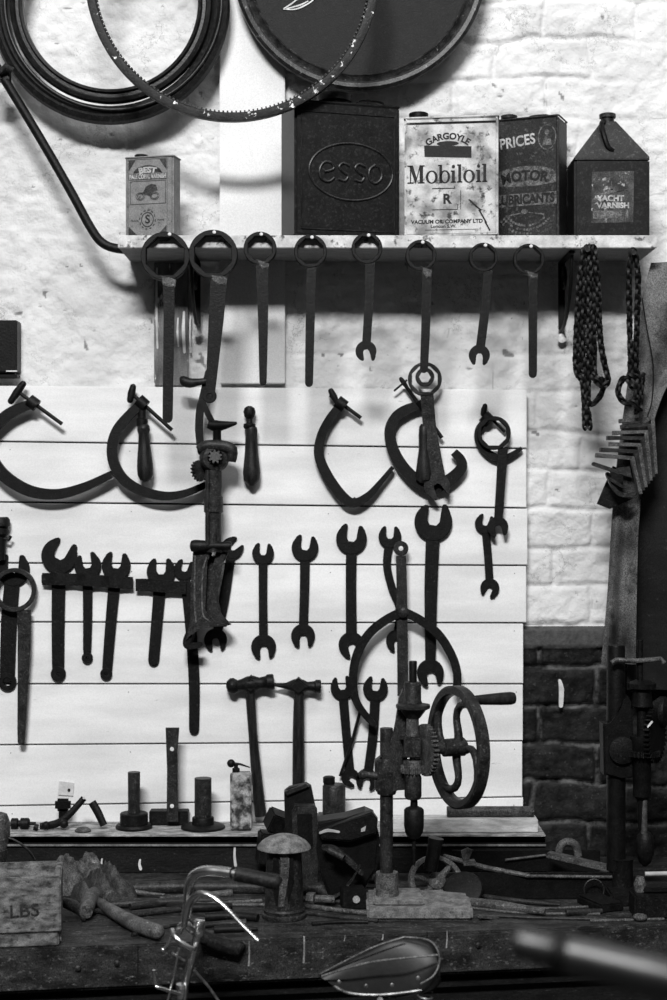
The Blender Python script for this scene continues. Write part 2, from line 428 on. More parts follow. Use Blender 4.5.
# plank board --------------------------------------------------------
BF = -.030     # board front
tb = thing('tool_board', 'large white-painted board of wide horizontal planks behind the tools', 'board', (W(260, 800, BF).x, BF/2, W(260, 812, BF).z))
mb = MB()
ysl = [385, 441.5, 502, 563, 622, 684, 745, 806, 824]; ysr = [389, 448.5, 508, 565.5, 623, 684, 741, 797, 822]
for i in range(len(ysl)-1):
    xb = (527 if i < 4 else 523)+random.uniform(-1, 1); xa = -60
    def ly(q, x): return ysl[q]+(ysr[q]-ysl[q])*x/525
    mb.plate([(xa, ly(i, xa)+.8), (xb, ly(i, xb)+.8), (xb, ly(i+1, xb)-.8), (xa, ly(i+1, xa)-.8)], BF, .022, bev=.0012)
build('planks', mb, BOARDM, tb)
mb = MB(); mb.pbox(-60, 393, 517, 820, BF+.0225, .006, bev=0); build('backing', mb, DARKM, tb)
mb = MB()
for i in range(1, 8):
    for x in (12, 130, 330, 515): mb.lathe([(.0012, 0), (.0012, .0006)], W(x+random.uniform(-2, 2), ysl[i]+(ysr[i]-ysl[i])*x/525+8, BF), (0, -1, 0), 8)
build('nail', mb, IRON, tb)['label'] = 'small nail heads along the planks'

# shelf ---------------------------------------------------------------
ST, SB, SF = CZ+.625, CZ+.595, -.22
sh = thing('wall_shelf', 'long shallow wall shelf with flaking white front edge holding the old cans', 'shelf', (.1, -.11, SB))
x0, x1 = W(118, 240, SF).x, W(657, 240, SF).x
mb = MB(); mb.box(((x0+x1)/2, SF/2+.002, (ST+SB)/2), (x1-x0, -SF-.008, ST-SB-.001), bev=.002); build('board', mb, SHELFU, sh)
mb = MB(); mb.box(((x0+x1)/2, SF, (ST+SB)/2), (x1-x0, .006, ST-SB), bev=.0015); build('front_edge', mb, SHELFM, sh)
def bracket(px, label, ey, sgn=1):
    b = thing('shelf_bracket', label, 'bracket', W(px, ey, -.02))
    x = W(px, 300, -.02).x; zt = SB-.001; zb = W(px, ey, -.02).z
    mb = MB(); mb.box((x, -.012, (zt+zb)/2+.01), (.016, .008, zt-zb-.02), bev=.002); mb.box((x, -.10, zt-.003), (.016, .18, .006), bev=.002)
    build('arm', mb, BLACK, b)
    mb = MB(); pts = []
    for i in range(22):
        t = i/21; pts.append((x, -.015-.17*math.sin(t*PI/2)**1.2, zb+.02+(zt-zb-.03)*(1-math.cos(t*PI/2))))
    mb.tube(pts, .0045, 8)
    sp = []
    for i in range(40):
        t = i/39; a = t*4.2*PI; r = .034*(1-t*.85); sp.append((x, -.055+r*math.cos(a), zt-.050+r*math.sin(a)))
    mb.tube(sp, .0035, 6); build('scroll', mb, BLACK, b)
    mb = MB(); mb.lathe([(.0115, 0), (.0115, .003), (.005, .006), (.003, .006)], (x, -.0165, zb), (0, -1, 0), 20); build('foot', mb, NAILM, b)['label'] = 'white round foot with a screw'
bracket(197, 'black scrolled iron shelf bracket behind the large left ring spanners', 332)
bracket(562, 'black scrolled iron shelf bracket left of the hanging chains', 338)
# the stained strip of old boarding under the left bracket
mb = MB(); mb.pbox(154, 262, 188, 386, -.012, .014, bev=.002)
struct('trim_2', mb, mat('stained strip', .22, .07, rough=.7, scale=14, bump=.4, stretch=(3, 3, .7), spot=.7, spot_scale=30, spot_lo=.60, spot_hi=.64))

for k_, (x, y0, y1, w_) in enumerate(((157, 268, 348, 2.2), (184, 312, 352, 3.4), (178, 318, 346, 2.0), (190.5, 316, 352, 1.8))):
    mb = MB(); mb.ribbon([(x, y0), (x-.6, (y0+y1)/2), (x+.4, y1)], [w_*.6, w_, w_*.8], -.0145 if k_ < 3 else -.008, .003, bev=.0003); struct('paint_run', mb, WHITE).name = 'trim_%d' % (k_+4)
# ================================================================== WHEELS AND HOOPS AT THE TOP
def hoop(name, label, cat, cx, cy, Ro, Ri, Y, t, m, prof=None, n=128):
    k = S(Y); c = W(cx, cy, Y); mb = MB()
    if prof is None:
        rm, hr = (Ro+Ri)/2*k, (Ro-Ri)/2*k
        prof = [(rm+hr*math.cos(a), t/2*math.sin(a)) for a in [2*PI*i/14 for i in range(14)]]
    else: prof = [(r*k, h) for r, h in prof]
    mb.lathe(prof, c, (0, -1, 0), n, close=True)
    return mb, c
t = thing('cycle_tyre', 'black tyre and ribbed rim hanging top left, nearest the corner', 'tyre', W(110, 124, -.075))
mb, c = hoop('', '', '', 110, 5, 120, 100, -.075, .05, RUBBER, prof=[(120, 0), (118, .013), (113, .02), (110.5, .016), (108, .022), (104, .018), (102, .010), (102, -.02), (112, -.024), (118, -.014)])
build('tyre', mb, RUBBER, t)
mb, c = hoop('', '', '', 111, 3, 102, 88, -.085, .04, RIMM, prof=[(101.5, .0), (100, .014), (96.5, .017), (95, .009), (92, .009), (90.5, .017), (87.5, .014), (87, 0), (90, -.012), (100, -.012)])
build('rim', mb, RIMM, t)
mb, c = hoop('', '', '', 113, 1, 110, 107, -.10, .004, RIMM)
build('bead', mb, RIMM, t)
mb = MB(); mb.plate([(40, 95), (46, 92), (50, 97), (45, 101)], -.1, .01)
# toothed hoop
t = thing('toothed_hoop', 'thin dark toothed metal hoop hanging in front of the other wheels', 'hoop', W(232, 122, -.235))
mb, c = hoop('', '', '', 232, -25, 147, 137, -.235, .016, CHIP, prof=[(147, -.008), (147, .008), (145.5, .009), (139, .009), (138, .006), (138, -.008)])
build('band', mb, CHIP, t)
mb = MB(); k = S(-.235)
for i in range(200):
    a = 2*PI*i/200; p = c+Vector((math.cos(a), 0, math.sin(a)))*137.3*k
    mb.box(p, (.004, .016, .0034), rot=(0, -a, 0), bev=0)
build('teeth', mb, IRON2, t)
# disc
t = thing('iron_disc', 'big black round disc with rolled rim hanging above the dark can', 'disc', W(360, 92, -.05))
mb, c = hoop('', '', '', 360, -35, 127, 112, -.06, .03, RIMM, prof=[(127, -.005), (127, .012), (124, .020), (120, .018), (117.5, .010), (114, .012), (112, .018), (110, .012), (110, -.005)])
build('rim', mb, mat('worn rim', .035, .01, rough=.35, scale=60, bump=.3, bscale=200, spot=.25, spot_scale=120, spot_lo=.62, spot_hi=.70), t)
mb = MB(); k = S(-.06); mb.lathe([(111*k, 0), (111*k, .004), (60*k, .002), (1*k, .003)], W(360, -35, -.055), (0, -1, 0), 96)
build('face', mb, DISCM, t)
mb = MB()
for p in ([(283, 9), (291, 4), (300, -3)], [(283, 9), (296, 9), (309, 3), (316, -3)], [(285, 9), (300, 5), (308, 1)]): mb.ribbon(p, [.8, 1.6, .8], -.0605, .0015, bev=0)
build('scratch', mb, WHITE, t)['label'] = 'pale curved scratches'
# bent rod, left
mb = MB(); mb.ptube([(-14, 50), (6, 82), (40, 138), (70, 190), (92, 230), (104, 244), (120, 249), (134, 249)], 4.6, -.13, smooth=6, n=12)
t = thing('bent_rod', 'long dark iron rod bent at the foot, slanting to the shelf end', 'rod', W(100, 245, -.13)); build('rod', mb, IRON, t)
mb = MB(); mb.pbox(-12, 66, 9, 80, -.14, .03, bev=.003); mb.ptube([(0, 72, -.15), (6, 66, -.16), (12, 70, -.15)], 3); build('socket', mb, IRON2, t)
# wall box, left
t = thing('wall_box', 'small black box fixed to the wall at the left edge', 'box', W(-2, 374, -.03))
mb = MB(); mb.pbox(-26, 320, 17, 372, -.05, .055, bev=.003); build('body', mb, BLACK, t)
mb = MB(); mb.pbox(-26, 374.5, 17, 377.5, -.045, .04, bev=.001); mb.pbox(-24, 371.5, 15, 375, -.035, .03, bev=0); build('base_strip', mb, BLACK, t)
mb = MB(); mb.pbox(6, 370.5, 17, 371.6, -.0515, .002, bev=0); build('scratch', mb, WHITE, t)

# ================================================================== CANS ON THE SHELF
def facem(u, v, yo):    # local face coordinates -> local can space (front is -Y)
    return Matrix.Translation(Vector((u, yo, v))) @ Matrix.Rotation(PI/2, 4, 'X')
def can(name, label, cxpx, Yc, w, dp, h, rot, m, r=.006):
    c = W(cxpx, 236, Yc)
    t = thing(name, label, 'can', (c.x, Yc, ST+.0005), rotz=rot)
    mb = MB(); mb.box((0, 0, h/2), (w, dp, h), bev=r)
    build('body', mb, m, t, local=True)
    for z in (h-.001, .003):   # rolled seams
        mb = MB()
        pts = []
        for i in range(40):
            pass
        hw, hd = w/2, dp/2; rr = r
        loop = []
        for (sx_, sy_, a0) in ((1, 1, 0), (-1, 1, 90), (-1, -1, 180), (1, -1, 270)):
            for k in range(5):
                a = math.radians(a0+k*22.5); loop.append((sx_*(hw-rr)+rr*math.cos(a), sy_*(hd-rr)+rr*math.sin(a), z))
        loop.append(loop[0]); mb.tube(loop, .0022, 6)
        build('seam', mb, m, t, local=True)
    return t
def cap(t, x, y, z, r, h, m, name='cap'):
    mb = MB(); mb.lathe([(r*.8, 0), (r*.8, h*.35), (r, h*.4), (r*1.02, h*.9), (r*.9, h)], (x, y, z), (0, 0, 1), 24); build(name, mb, m, t, local=True)
def wire_handle(t, x, y, z, w, h, m):
    mb = MB(); mb.tube([(x-w/2, y, z), (x-w/2, y, z+h*.6), (x-w/3, y, z+h), (x+w/3, y, z+h), (x+w/2, y, z+h*.6), (x+w/2, y, z)], .0028, 8, smooth=4, sq=1.6); build('handle', mb, m, t, local=True)
# 1 small varnish tin
t = can('varnish_tin', 'small grey varnish tin with a racing picture, alone at left of shelf', 153, -.15, .122, .052, .196, math.radians(-14), CANG, .004)
cap(t, -.030, 0, .196, .016, .010, BLACK)
f = -.0262; mb = MB()
# black corner triangles, banner, frames
def flat(mb, pts, yo, z=.0006):
    vs = [mb.bm.verts.new((x, yo-z, y)) for x, y in pts]; mb.bm.faces.new(vs)
def frame(mb, x0, y0, x1, y1, w, yo):
    for a in ((x0, y0, x1, y0+w), (x0, y1-w, x1, y1), (x0, y0, x0+w, y1), (x1-w, y0, x1, y1)):
        flat(mb, [(a[0], a[1]), (a[2], a[1]), (a[2], a[3]), (a[0], a[3])], yo)
def ell(cx, cy, rx, ry, n=28, a0=0, a1=2*PI): return [(cx+rx*math.cos(a0+(a1-a0)*i/n), cy+ry*math.sin(a0+(a1-a0)*i/n)) for i in range(n + (0 if a1-a0 > 6.2 else 1))]
flat(mb, [(-.052, .188), (-.034, .188), (-.052, .162)], f); flat(mb, [(.044, .188), (.026, .188), (.044, .162)], f)
flat(mb, [(-.052, .008), (-.030, .008), (-.052, .030)], f); flat(mb, [(.044, .008), (.022, .008), (.044, .030)], f)
flat(mb, [(-.038, .157)]+[(-.004+.036*math.cos(a), .155+.020*math.sin(a)) for a in [PI*(1-i/12) for i in range(13)]]+[(.034, .157)], f)
frame(mb, -.048, .082, .042, .138, .0012, f); frame(mb, -.054, .006, .046, .190, .0009, f)
flat(mb, [(-.022, .108), (-.014, .112), (-.008, .124), (.006, .130), (.018, .127), (.022, .114), (.012, .112), (.004, .100), (-.006, .104)], f, .0009)
build('print', mb, INKG, t, local=True, smooth=False)
mb = MB()
for cx in (-.022, .014):
    for rr in (.012, .0085): 
        o = ell(cx, .101, rr, rr*.8); i_ = ell(cx, .101, rr-.0012, rr*.8-.0012)
        for q in range(28):
            p = (q+1) % 28; flat(mb, [o[q], o[p], i_[p], i_[q]], f, .0008)
o = ell(-.004, .045, .021, .024, 24); i_ = [(x*.9-.0004, .045+(y-.045)*.9) for x, y in o]
for q in range(24):
    if q % 2: p = (q+1) % 24; flat(mb, [o[q], o[p], i_[p], i_[q]], f, .0008)
o = ell(-.004, .045, .016, .018, 24); i_ = [(-.004+(x+.004)*.88, .045+(y-.045)*.88) for x, y in o]
for q in range(24): p = (q+1) % 24; flat(mb, [o[q], o[p], i_[p], i_[q]], f, .0008)
text(mb, 'S', .028, facem(-.004, .045, f), .0006)
text(mb, 'TRADE', .0065, facem(-.037, .043, f)); text(mb, 'MARK', .0065, facem(.030, .043, f))
build('emblem', mb, INKG, t, local=True, smooth=False)
mb = MB(); text(mb, 'BEST', .019, facem(-.004, .163, f-.0014), .0009, 1.1, arc=.09); build('title', mb, PRINT, t, local=True, smooth=False)
mb = MB(); flat(mb, [(-.050, .140), (.044, .140), (.044, .155), (-.050, .155)], f, .0002); build('banner', mb, mat('tin dark band', .12, .06), t, local=True, smooth=False)
mb = MB(); text(mb, 'PALE COPAL VARNISH', .0150, facem(-.003, .1475, f-.0014), .0005, .62); build('lettering', mb, PRINT, t, local=True, smooth=False)
# 2 big dark embossed can
t = can('petrol_can', 'large black square petrol can embossed with an oval, under the round disc', 340, -.115, .262, .135, .322, math.radians(16), CANB, .006)
f = -.0680; mb = MB()
mb.tube([(x, f, y) for x, y in ell(.008, .158, .104, .068, 48)]+[(.112, f, .158)], .0028, 8)
for L in (((-.115, .018), (.117, .018), (.117, .296), (-.115, .296), (-.115, .018)),): mb.tube([(x, f, y) for x, y in L], .0020, 6)
build('embossing', mb, EMB, t, local=True)
mb = MB()
def estroke(pts, r=.0034): mb.tube([(x, f, y) for x, y in pts], r, 8, smooth=4)
estroke([(-.058, .155), (-.036, .163), (-.040, .176), (-.058, .178), (-.070, .160), (-.066, .138), (-.048, .132), (-.034, .142)])
for ox in (-.010, .030): estroke([(ox+.014, .172), (ox-.002, .178), (ox-.012, .168), (ox-.002, .157), (ox+.010, .148), (ox+.002, .136), (ox-.014, .140)])
estroke([(.068, .178), (.054, .166), (.054, .144), (.068, .134), (.083, .146), (.083, .166), (.068, .178)])
build('lettering', mb, EMB, t, local=True)
cap(t, -.020, -.02, .322, .042, .030, BLACK); wire_handle(t, .078, 0, .322, .07, .026, BLACK)
# 3 cream can
t = can('oil_can', 'stained cream oil can with bold black lettering, right of the black can', 452, -.168, .222, .085, .283, math.radians(-7), CANW, .006)
f = -.0427
mb = MB(); text(mb, 'GARGOYLE', .021, facem(-.008, .236, f), .0008, 1.0, arc=.085); build('title', mb, INK, t, local=True, smooth=False)
mb = MB()
flat(mb, [(-.063, .189), (.048, .184), (.048, .211), (-.064, .216)], f)
for sgn in (-1, 1): flat(mb, ell(-.008, .219, .026, .006, 20), f, .0004); break
build('emblem', mb, INK, t, local=True, smooth=False)
# slab-serif wordmark drawn stroke by stroke
mb = MB()
WX = lambda x: x*.93-.006
def flatw(mb, pts, f, z): flat(mb, [(WX(x), y) for x, y in pts], f, z)
def R_(x0, y0, x1, y1): flat(mb, [(WX(x0), y0), (WX(x1), y0), (WX(x1), y1), (WX(x0), y1)], f, .0006)
def oo(cx, cy, rx, ry, tx, ty):
    o = ell(cx, cy, rx, ry, 32); i_ = ell(cx, cy, rx-tx, ry-ty, 32)
    for q in range(32): p = (q+1) % 32; flatw(mb, [o[q], o[p], i_[p], i_[q]], f, .0006)
B0, XH, CH = .126, .029, .043
x = -.105
R_(x, B0, x+.016, B0+.003); R_(x+.0065, B0, x+.0095, B0+CH); R_(x, B0+CH-.003, x+.012, B0+CH)
flatw(mb, [(x+.004, B0+CH), (x+.014, B0+CH), (x+.025, B0+.010), (x+.020, B0)], f, .0006)
flatw(mb, [(x+.020, B0), (x+.0235, B0+.006), (x+.034, B0+CH), (x+.031, B0+CH)], f, .0006)
R_(x+.031, B0, x+.040, B0+CH); R_(x+.027, B0, x+.044, B0+.003); R_(x+.031, B0+CH-.003, x+.044, B0+CH)
oo(-.043, B0+XH/2, .0155, .0155, .0068, .0028)
R_(-.0235, B0, -.0165, B0+CH); R_(-.027, B0+CH-.003, -.0165, B0+CH); oo(-.0095, B0+XH/2, .0135, .0155, .0062, .0028)
def i_l(x, h, dot):
    R_(x, B0, x+.0075, B0+h); R_(x-.003, B0, x+.0105, B0+.003); R_(x-.003, B0+h-.003, x+.002, B0+h)
    if dot: flatw(mb, ell(x+.0037, B0+h+.009, .0042, .0042, 16), f, .0006)
i_l(.0085, XH, True); i_l(.0245, CH, False); oo(.052, B0+XH/2, .0150, .0155, .0068, .0028); i_l(.0725, XH, True); i_l(.0880, CH, False)
build('wordmark', mb, INK, t, local=True, smooth=False)
mb = MB()
for a in ((-.042, .112, .016, .114), (-.042, .062, .022, .0635), (.022, .062, .0235, .075), (.030, .062, .0315, .108), (.014, .112, .0155, .118)): R_(*a)
text(mb, 'R', .032, facem(-.010, .087, f), .0012)
text(mb, 'VACUUM OIL COMPANY LTD', .0125, facem(-.010, .034, f), .0005, 1.02); text(mb, 'London S.W.', .0105, facem(-.018, .023, f), .0003, 1.1)
R_(-.060, .0145, .075, .0155)
for q in ((.040, .085, .060, .066), (.055, .070, .070, .058), (.064, .060, .082, .028), (.078, .032, .090, .010)):
    flat(mb, [(q[0], q[1]), (q[2], q[3]), (q[2]+.003, q[3]+.002), (q[0]+.004, q[1]+.001)], f, .0006)
build('lettering', mb, INK, t, local=True, smooth=False)
cap(t, -.080, .0, .283, .023, .020, BLACK)
mb = MB(); mb.box((0, f+.001, .268), (.212, .0016, .007), bev=.0006); build('top_band', mb, CANR, t, local=True)
# 4 lubricant can
t = can('lubricant_can', 'dark rusty square can with faded pale lettering, right of the cream can', 531, -.080, .160, .090, .302, math.radians(-22), CANR, .006)
f = -.0452
cap(t, -.05, -.02, .302, .020, .014, CANR); wire_handle(t, .02, 0, .302, .050, .012, CANR)
mb = MB(); text(mb, 'PRICES', .036, facem(-.022, .244, f) @ Matrix.Rotation(.10, 4, 'Z'), .0008, .82)
build('title', mb, PRINT, t, local=True, smooth=False)
mb = MB(); o = ell(.052, .250, .023, .031, 28); i_ = ell(.052, .250, .020, .028, 28)
for q in range(28): p = (q+1) % 28; flat(mb, [o[q], o[p], i_[p], i_[q]], f)
flat(mb, ell(.052, .262, .006, .007, 14), f); flat(mb, [(.040, .230), (.064, .230), (.060, .250), (.052, .256), (.045, .250)], f)
build('emblem', mb, PRINTD, t, local=True, smooth=False)
mb = MB()
flat(mb, [(-.078, .140)]+[(-.004+.078*math.cos(a), .160+.024*math.sin(a)) for a in [PI*(1-i/14) for i in range(15)]]+[(.074, .140), (.03, .135), (-.03, .135)], f, .0003)
flat(mb, [(-.080, .088), (.075, .088), (.075, .118), (-.080, .118)], f, .0003)
build('label_band', mb, PRINTD, t, local=True, smooth=False)
mb = MB(); text(mb, 'MOTOR', .034, facem(-.004, .160, f-.0006), .0012, .95, arc=.22); text(mb, 'LUBRICANTS', .031, facem(-.002, .103, f-.0006), .0012, .80)
build('lettering', mb, INK, t, local=True, smooth=False)
mb = MB()
for k in range(3):
    for i in range(16):
        a = -.9+1.8*i/16; r0 = .062+.009*k
        if random.random() < .25: continue
        x, y = math.sin(a)*r0*1.05, .105-math.cos(a)*r0*1.1
        flat(mb, [(x, y), (x+.006, y+.001*a), (x+.006, y+.006), (x, y+.005)], f)
flat(mb, ell(-.004, .074, .008, .006, 14), f); flat(mb, [(-.05, .066), (-.012, .072), (-.012, .070), (-.05, .063)], f); flat(mb, [(.045, .066), (.006, .072), (.006, .070), (.045, .063)], f)
build('small_print', mb, PRINTD, t, local=True, smooth=False)
# 5 cone-top can
c = W(607.5, 236, -.125); t = thing('varnish_can', 'black square can with sloping conical top and torn picture label, far right', 'can', (c.x, -.125, ST+.0005))
w, dp, h = .180, .13, .188
mb = MB(); mb.box((0, 0, h/2), (w, dp, h), bev=.006); build('body', mb, CANB, t, local=True)
mb = MB(); bm = mb.bm
hw, hd = w/2-.001, dp/2-.001
lo = [(-hw, -hd), (hw, -hd), (hw, hd), (-hw, hd)]; up = [(-.017, -.017), (.017, -.017), (.017, .017), (-.017, .017)]
A = [bm.verts.new((x, y, h-.003)) for x, y in lo]; A2 = [bm.verts.new((x, y, h+.004)) for x, y in lo]; B = [bm.verts.new((x, y, h+.100)) for x, y in up]
for i in range(4):
    j = (i+1) % 4; bm.faces.new((A[i], A[j], A2[j], A2[i])); bm.faces.new((A2[i], A2[j], B[j], B[i]))
bm.faces.new(B); bm.faces.new(A[::-1]); build('sloping_top', mb, CANR, t, local=True)
mb = MB(); mb.lathe([(.016, 0), (.016, .012), (.020, .013), (.020, .022), (.016, .024)], (0, 0, h+.098), n=20); build('cap', mb, CANR, t, local=True)
mb = MB(); mb.tube([(-.012, -.020, h+.098), (-.020, -.034, h+.090), (-.018, -.052, h+.062), (-.008, -.056, h+.030), (.004, -.054, h+.020)], .006, 8, smooth=5); build('handle', mb, BLACK, t, local=True)
f = -.0652; mb = MB(); flat(mb, [(-.050, .034), (.050, .036), (.052, .158), (-.048, .156)], f, .0003); build('label_sheet', mb, mat('torn label', .07, .02, rough=.6, scale=40, bump=.1, spot=.3, spot_scale=45, spot_lo=.60, spot_hi=.66), t, local=True, smooth=False)
mb = MB(); flat(mb, [(-.044, .104), (-.020, .106), (0, .116), (.010, .108), (.040, .114), (.048, .118), (.020, .110), (-.02, .100)], f, .0006)
flat(mb, [(-.046, .044), (.022, .046), (.022, .064), (-.046, .063)], f, .0006); flat(mb, [(.032, .046), (.038, .046), (.038, .066), (.032, .066)], f, .0006)
flat(mb, [(-.006, .112), (.002, .112), (-.002, .134)], f, .0006); build('picture', mb, mat('label picture', .13, .05, scale=60, bump=0), t, local=True, smooth=False)
mb = MB(); text(mb, 'YACHT', .019, facem(-.004, .092, f-.0016), .0008, 1.0); text(mb, 'VARNISH', .018, facem(.002, .075, f-.0016), .0008, 1.05); build('lettering', mb, PRINT, t, local=True, smooth=False)

# ================================================================== SPANNERS
def jaw_pts(cx, cy, r, a, hw=.34, dep=.0, lop=0.):
    h = hw*r; tt = .40*r; th = math.asin(min(.98, (h+tt)/r)); pts = []
    for i in range(25):
        q = th+(2*PI-2*th)*i/24; pts.append((r*math.cos(q), r*math.sin(q)))
    e = r*math.cos(th)
    def tip(sg, l): return [(e+r*(.16+l), sg*(h+tt*.80)), (e+r*(.26+l), sg*(h+tt*.48)), (e+r*(.24+l), sg*(h+tt*.14)), (e+r*(.12+l), sg*h)]
    pts += tip(-1, -lop)+[(dep*r+.02*r, -h*1.02), (dep*r-.20*r, -h*.55), (dep*r-.20*r, h*.55), (dep*r+.02*r, h*1.02)]+tip(1, lop)[::-1]
    A = math.radians(a); c, s = math.cos(A), math.sin(A)
    return [(cx+u*c-v*s, cy+u*s+v*c) for u, v in pts]
def jaw(mb, cx, cy, r, a, Y, t, **k): return mb.plate(jaw_pts(cx, cy, r, a, **k), Y, t, bev=.0016)
def spanner(label, hp, hw, ends, Y, th=.008, group=None, cat='spanner', name='spanner', m=None, smooth=6):
    m = m or IRON
    mid = hp[len(hp)//2]; t = thing(name, label, cat, W(mid[0], mid[1], Y), group)
    hp = [tuple(p) for p in hp]; rn = [True, True]
    for e in ends:
        if e[0] == 'open':
            q = 0 if math.hypot(e[1]-hp[0][0], e[2]-hp[0][1]) < math.hypot(e[1]-hp[-1][0], e[2]-hp[-1][1]) else -1
            nb = hp[1] if q == 0 else hp[-2]; d = Vector((nb[0]-e[1], nb[1]-e[2])).normalized()
            hp[q] = (e[1]+d.x*e[3]*.45, e[2]+d.y*e[3]*.45); rn[q] = False
            if q == 0 and len(hp) > 2 and abs(hp[1][1]-hp[0][1]) < 4: hp.pop(1)
        if e[0] == 'ring':
            d = Vector((hp[1][0]-e[1], hp[1][1]-e[2])).normalized(); rn[0] = False
            hp[0] = (hp[0][0], e[2]+e[3]*.90)
    mb = MB(); mb.ribbon(hp, hw, Y+th*.18, th*.64, bev=.0018, smooth=smooth, rnd=tuple(rn)); build('handle', mb, m, t)
    for e in ends:
        k = e[0]
        if k == 'open':
            _, x, y, r, a = e[:5]; kw = e[5] if len(e) > 5 else {}
            mb = MB(); jaw(mb, x, y, r, a, Y, th, **kw); build('open_jaw', mb, m, t)
        elif k == 'ring':
            _, x, y, R, r = e[:5]; n = e[5] if len(e) > 5 else 8
            mb = MB(); mb.ring(x, y, R, r, Y, th*(2.3 if Y < -.2 else 1.4), nin=n, rot=PI/8 if n == 8 else 0); build('ring_end', mb, m, t)
        elif k == 'collar':
            _, pts = e[:2]; mb = MB(); mb.plate(pts, Y-.001, th*.9, bev=.002); build('neck', mb, IRONL, t)['label'] = 'neck with its highlight painted paler'  # paler plate paints the highlight on the neck
        elif k == 'eye':
            _, x, y, R, r = e; mb = MB(); mb.ring(x, y, R, r, Y, th, nin=32); build('eye', mb, m, t)
    return t
def nail(px, py, Y, label, r=.0042):
    mb = MB(); mb.lathe([(.0015, -.006), (.0015, .010), (r, .0105), (r, .012), (r*.6, .0135)], W(px, py, Y), (0, -1, 0), 12)
    solo('nail', mb, NAILM, label, 'nail', 'nails the ring spanners hang on')
YR = SF-.026
TG = 'ring spanners hanging from the shelf edge'
TOP = [
 ('widest ring spanner at the left end of the shelf edge, straight flat shank', 165, 256, 24.5, 20.5, [(167, 272), (169, 300), (167.5, 418)], [13, 11, 10], [], (160, 277, 176, 287)),
 ('large octagonal ring spanner over the left bracket, tapering to a holed tip', 213, 254, 24.5, 20, [(219, 276), (216, 320), (210, 395)], [17, 15, 9], [('eye', 209.5, 396, 7, 2.6)], (210, 276, 227, 284)),
 ('medium ring spanner with wide tapering shank below the pale upright board', 260, 248, 16.5, 13, [(262, 266), (263, 320), (263, 382)], [13, 10, 7], [], (256, 261, 269, 268)),
 ('straight slim ring spanner below the middle of the big black can', 310.5, 251, 16.5, 13.5, [(311.5, 268), (310, 330), (309, 383)], [9.5, 9, 8], [], None),
 ('ring spanner with small open hook jaw, below the black can\'s right corner', 367, 248, 15.5, 12.5, [(370, 264), (369, 300), (367, 343)], [10, 9, 8.5], [('open', 366, 351, 10.5, 78, {'lop': -.1})], None),
 ('ring spanner whose shank ends behind the bolt ring, below the cream can', 421, 255, 15.5, 12.5, [(427, 273), (426, 320), (424, 369)], [10, 9, 8], [], (421, 268, 432, 277)),
 ('ring spanner leaning left with open jaw at its foot, below the cream can\'s right corner', 483.5, 257, 14.5, 12, [(488, 271), (485, 310), (480, 350)], [9, 9, 9], [('open', 479.5, 355, 10.5, 92)], None),
 ('straight ring spanner with rounded plain tip, rightmost before the chains', 529, 259, 15.5, 13, [(533, 277), (533, 330), (533, 374)], [9.5, 8.5, 8], [], (525, 272, 538, 278)),
]
for i, (lab, cx, cy, R, r, hp, hw, ex, nk) in enumerate(TOP):
    e = [('ring', cx, cy, R, r)]+ex
    if nk: e.append(('collar', [(nk[0], nk[1]-2), (nk[2]-4, nk[1]), (nk[2], nk[1]+3), (nk[2]-1, nk[3]), ((nk[0]+nk[2])/2, nk[3]+1), (nk[0]+3, nk[3]-3)]))
    spanner(lab, hp, hw, e, YR, .009, TG, name='ring_spanner')
    nail(cx+(1.5 if i else 5), cy-R+3.5, SF-.017, 'bright nail head in the ring of the '+['first', 'second', 'third', 'fourth', 'fifth', 'sixth', 'seventh', 'eighth'][i]+' ring spanner from the left')

B1 = BF-.010   # front face of tools lying on the board, 10 mm thick
G2 = 'double-ended spanners on the planks'
spanner('smallest double-ended spanner, in the row left of centre', [(263, 560), (263, 600), (263, 642)], [9, 8.5, 9], [('open', 263, 553.5, 11, -86), ('open', 263.5, 647, 12.5, 84)], B1, .009, G2)
spanner('middle-sized double-ended spanner second in the row of three', [(305, 556), (304.5, 590), (303, 632)], [10, 9.5, 9], [('open', 305, 548, 13.5, -82), ('open', 303, 636, 12, 86)], B1, .009, G2)
spanner('large double-ended spanner third in the row, left of the tongs', [(351, 550), (351, 590), (351, 640)], [11, 10.5, 11], [('open', 351.5, 539, 15.5, -82), ('open', 351.5, 645, 13, 72)], B1, .009, G2)
spanner('S-bent spanner behind the top of the tongs bar', [(388, 548), (387, 565), (392, 588), (400, 610), (398, 636)], [9, 8, 8, 8, 9], [('open', 390, 537, 11.5, -88), ('open', 397, 641, 11, 80)], B1, .009, G2)
spanner('longest double-ended spanner, right of the tongs bar', [(434, 538), (431, 590), (427, 665)], [14, 13, 10], [('open', 433.5, 522, 19, -82, {'lop': .08}), ('open', 430.5, 673, 13.5, 78)], B1-.004, .012, G2)
spanner('double-ended spanner low on the board, crossed by the thin rod', [(346, 696), (346, 730), (347, 772)], [9.5, 9, 9], [('open', 342.5, 688, 12, -98), ('open', 350.5, 778, 9, 40)], B1, .009, G2)
spanner('double-ended spanner low on the board, inside the left arm of the tongs', [(376, 700), (373, 735), (369, 775)], [10, 9.5, 9], [('open', 375.5, 689, 12.5, -82), ('open', 367, 780, 11, 100)], B1, .009, G2)
spanner('double-ended spanner mostly hidden behind the crank tool', [(231, 555), (224, 600), (217, 634)], [9, 10, 9], [('open', 232, 548, 11, -40), ('open', 215.5, 640, 11.5, 85)], B1, .009, G2)
spanner('small double-ended spanner at the board\'s right edge', [(486, 532), (488, 555), (490, 583)], [8, 8, 8], [('open', 485, 524, 10, -75), ('open', 490, 588, 9.5, 112)], B1-.0, .008, G2)
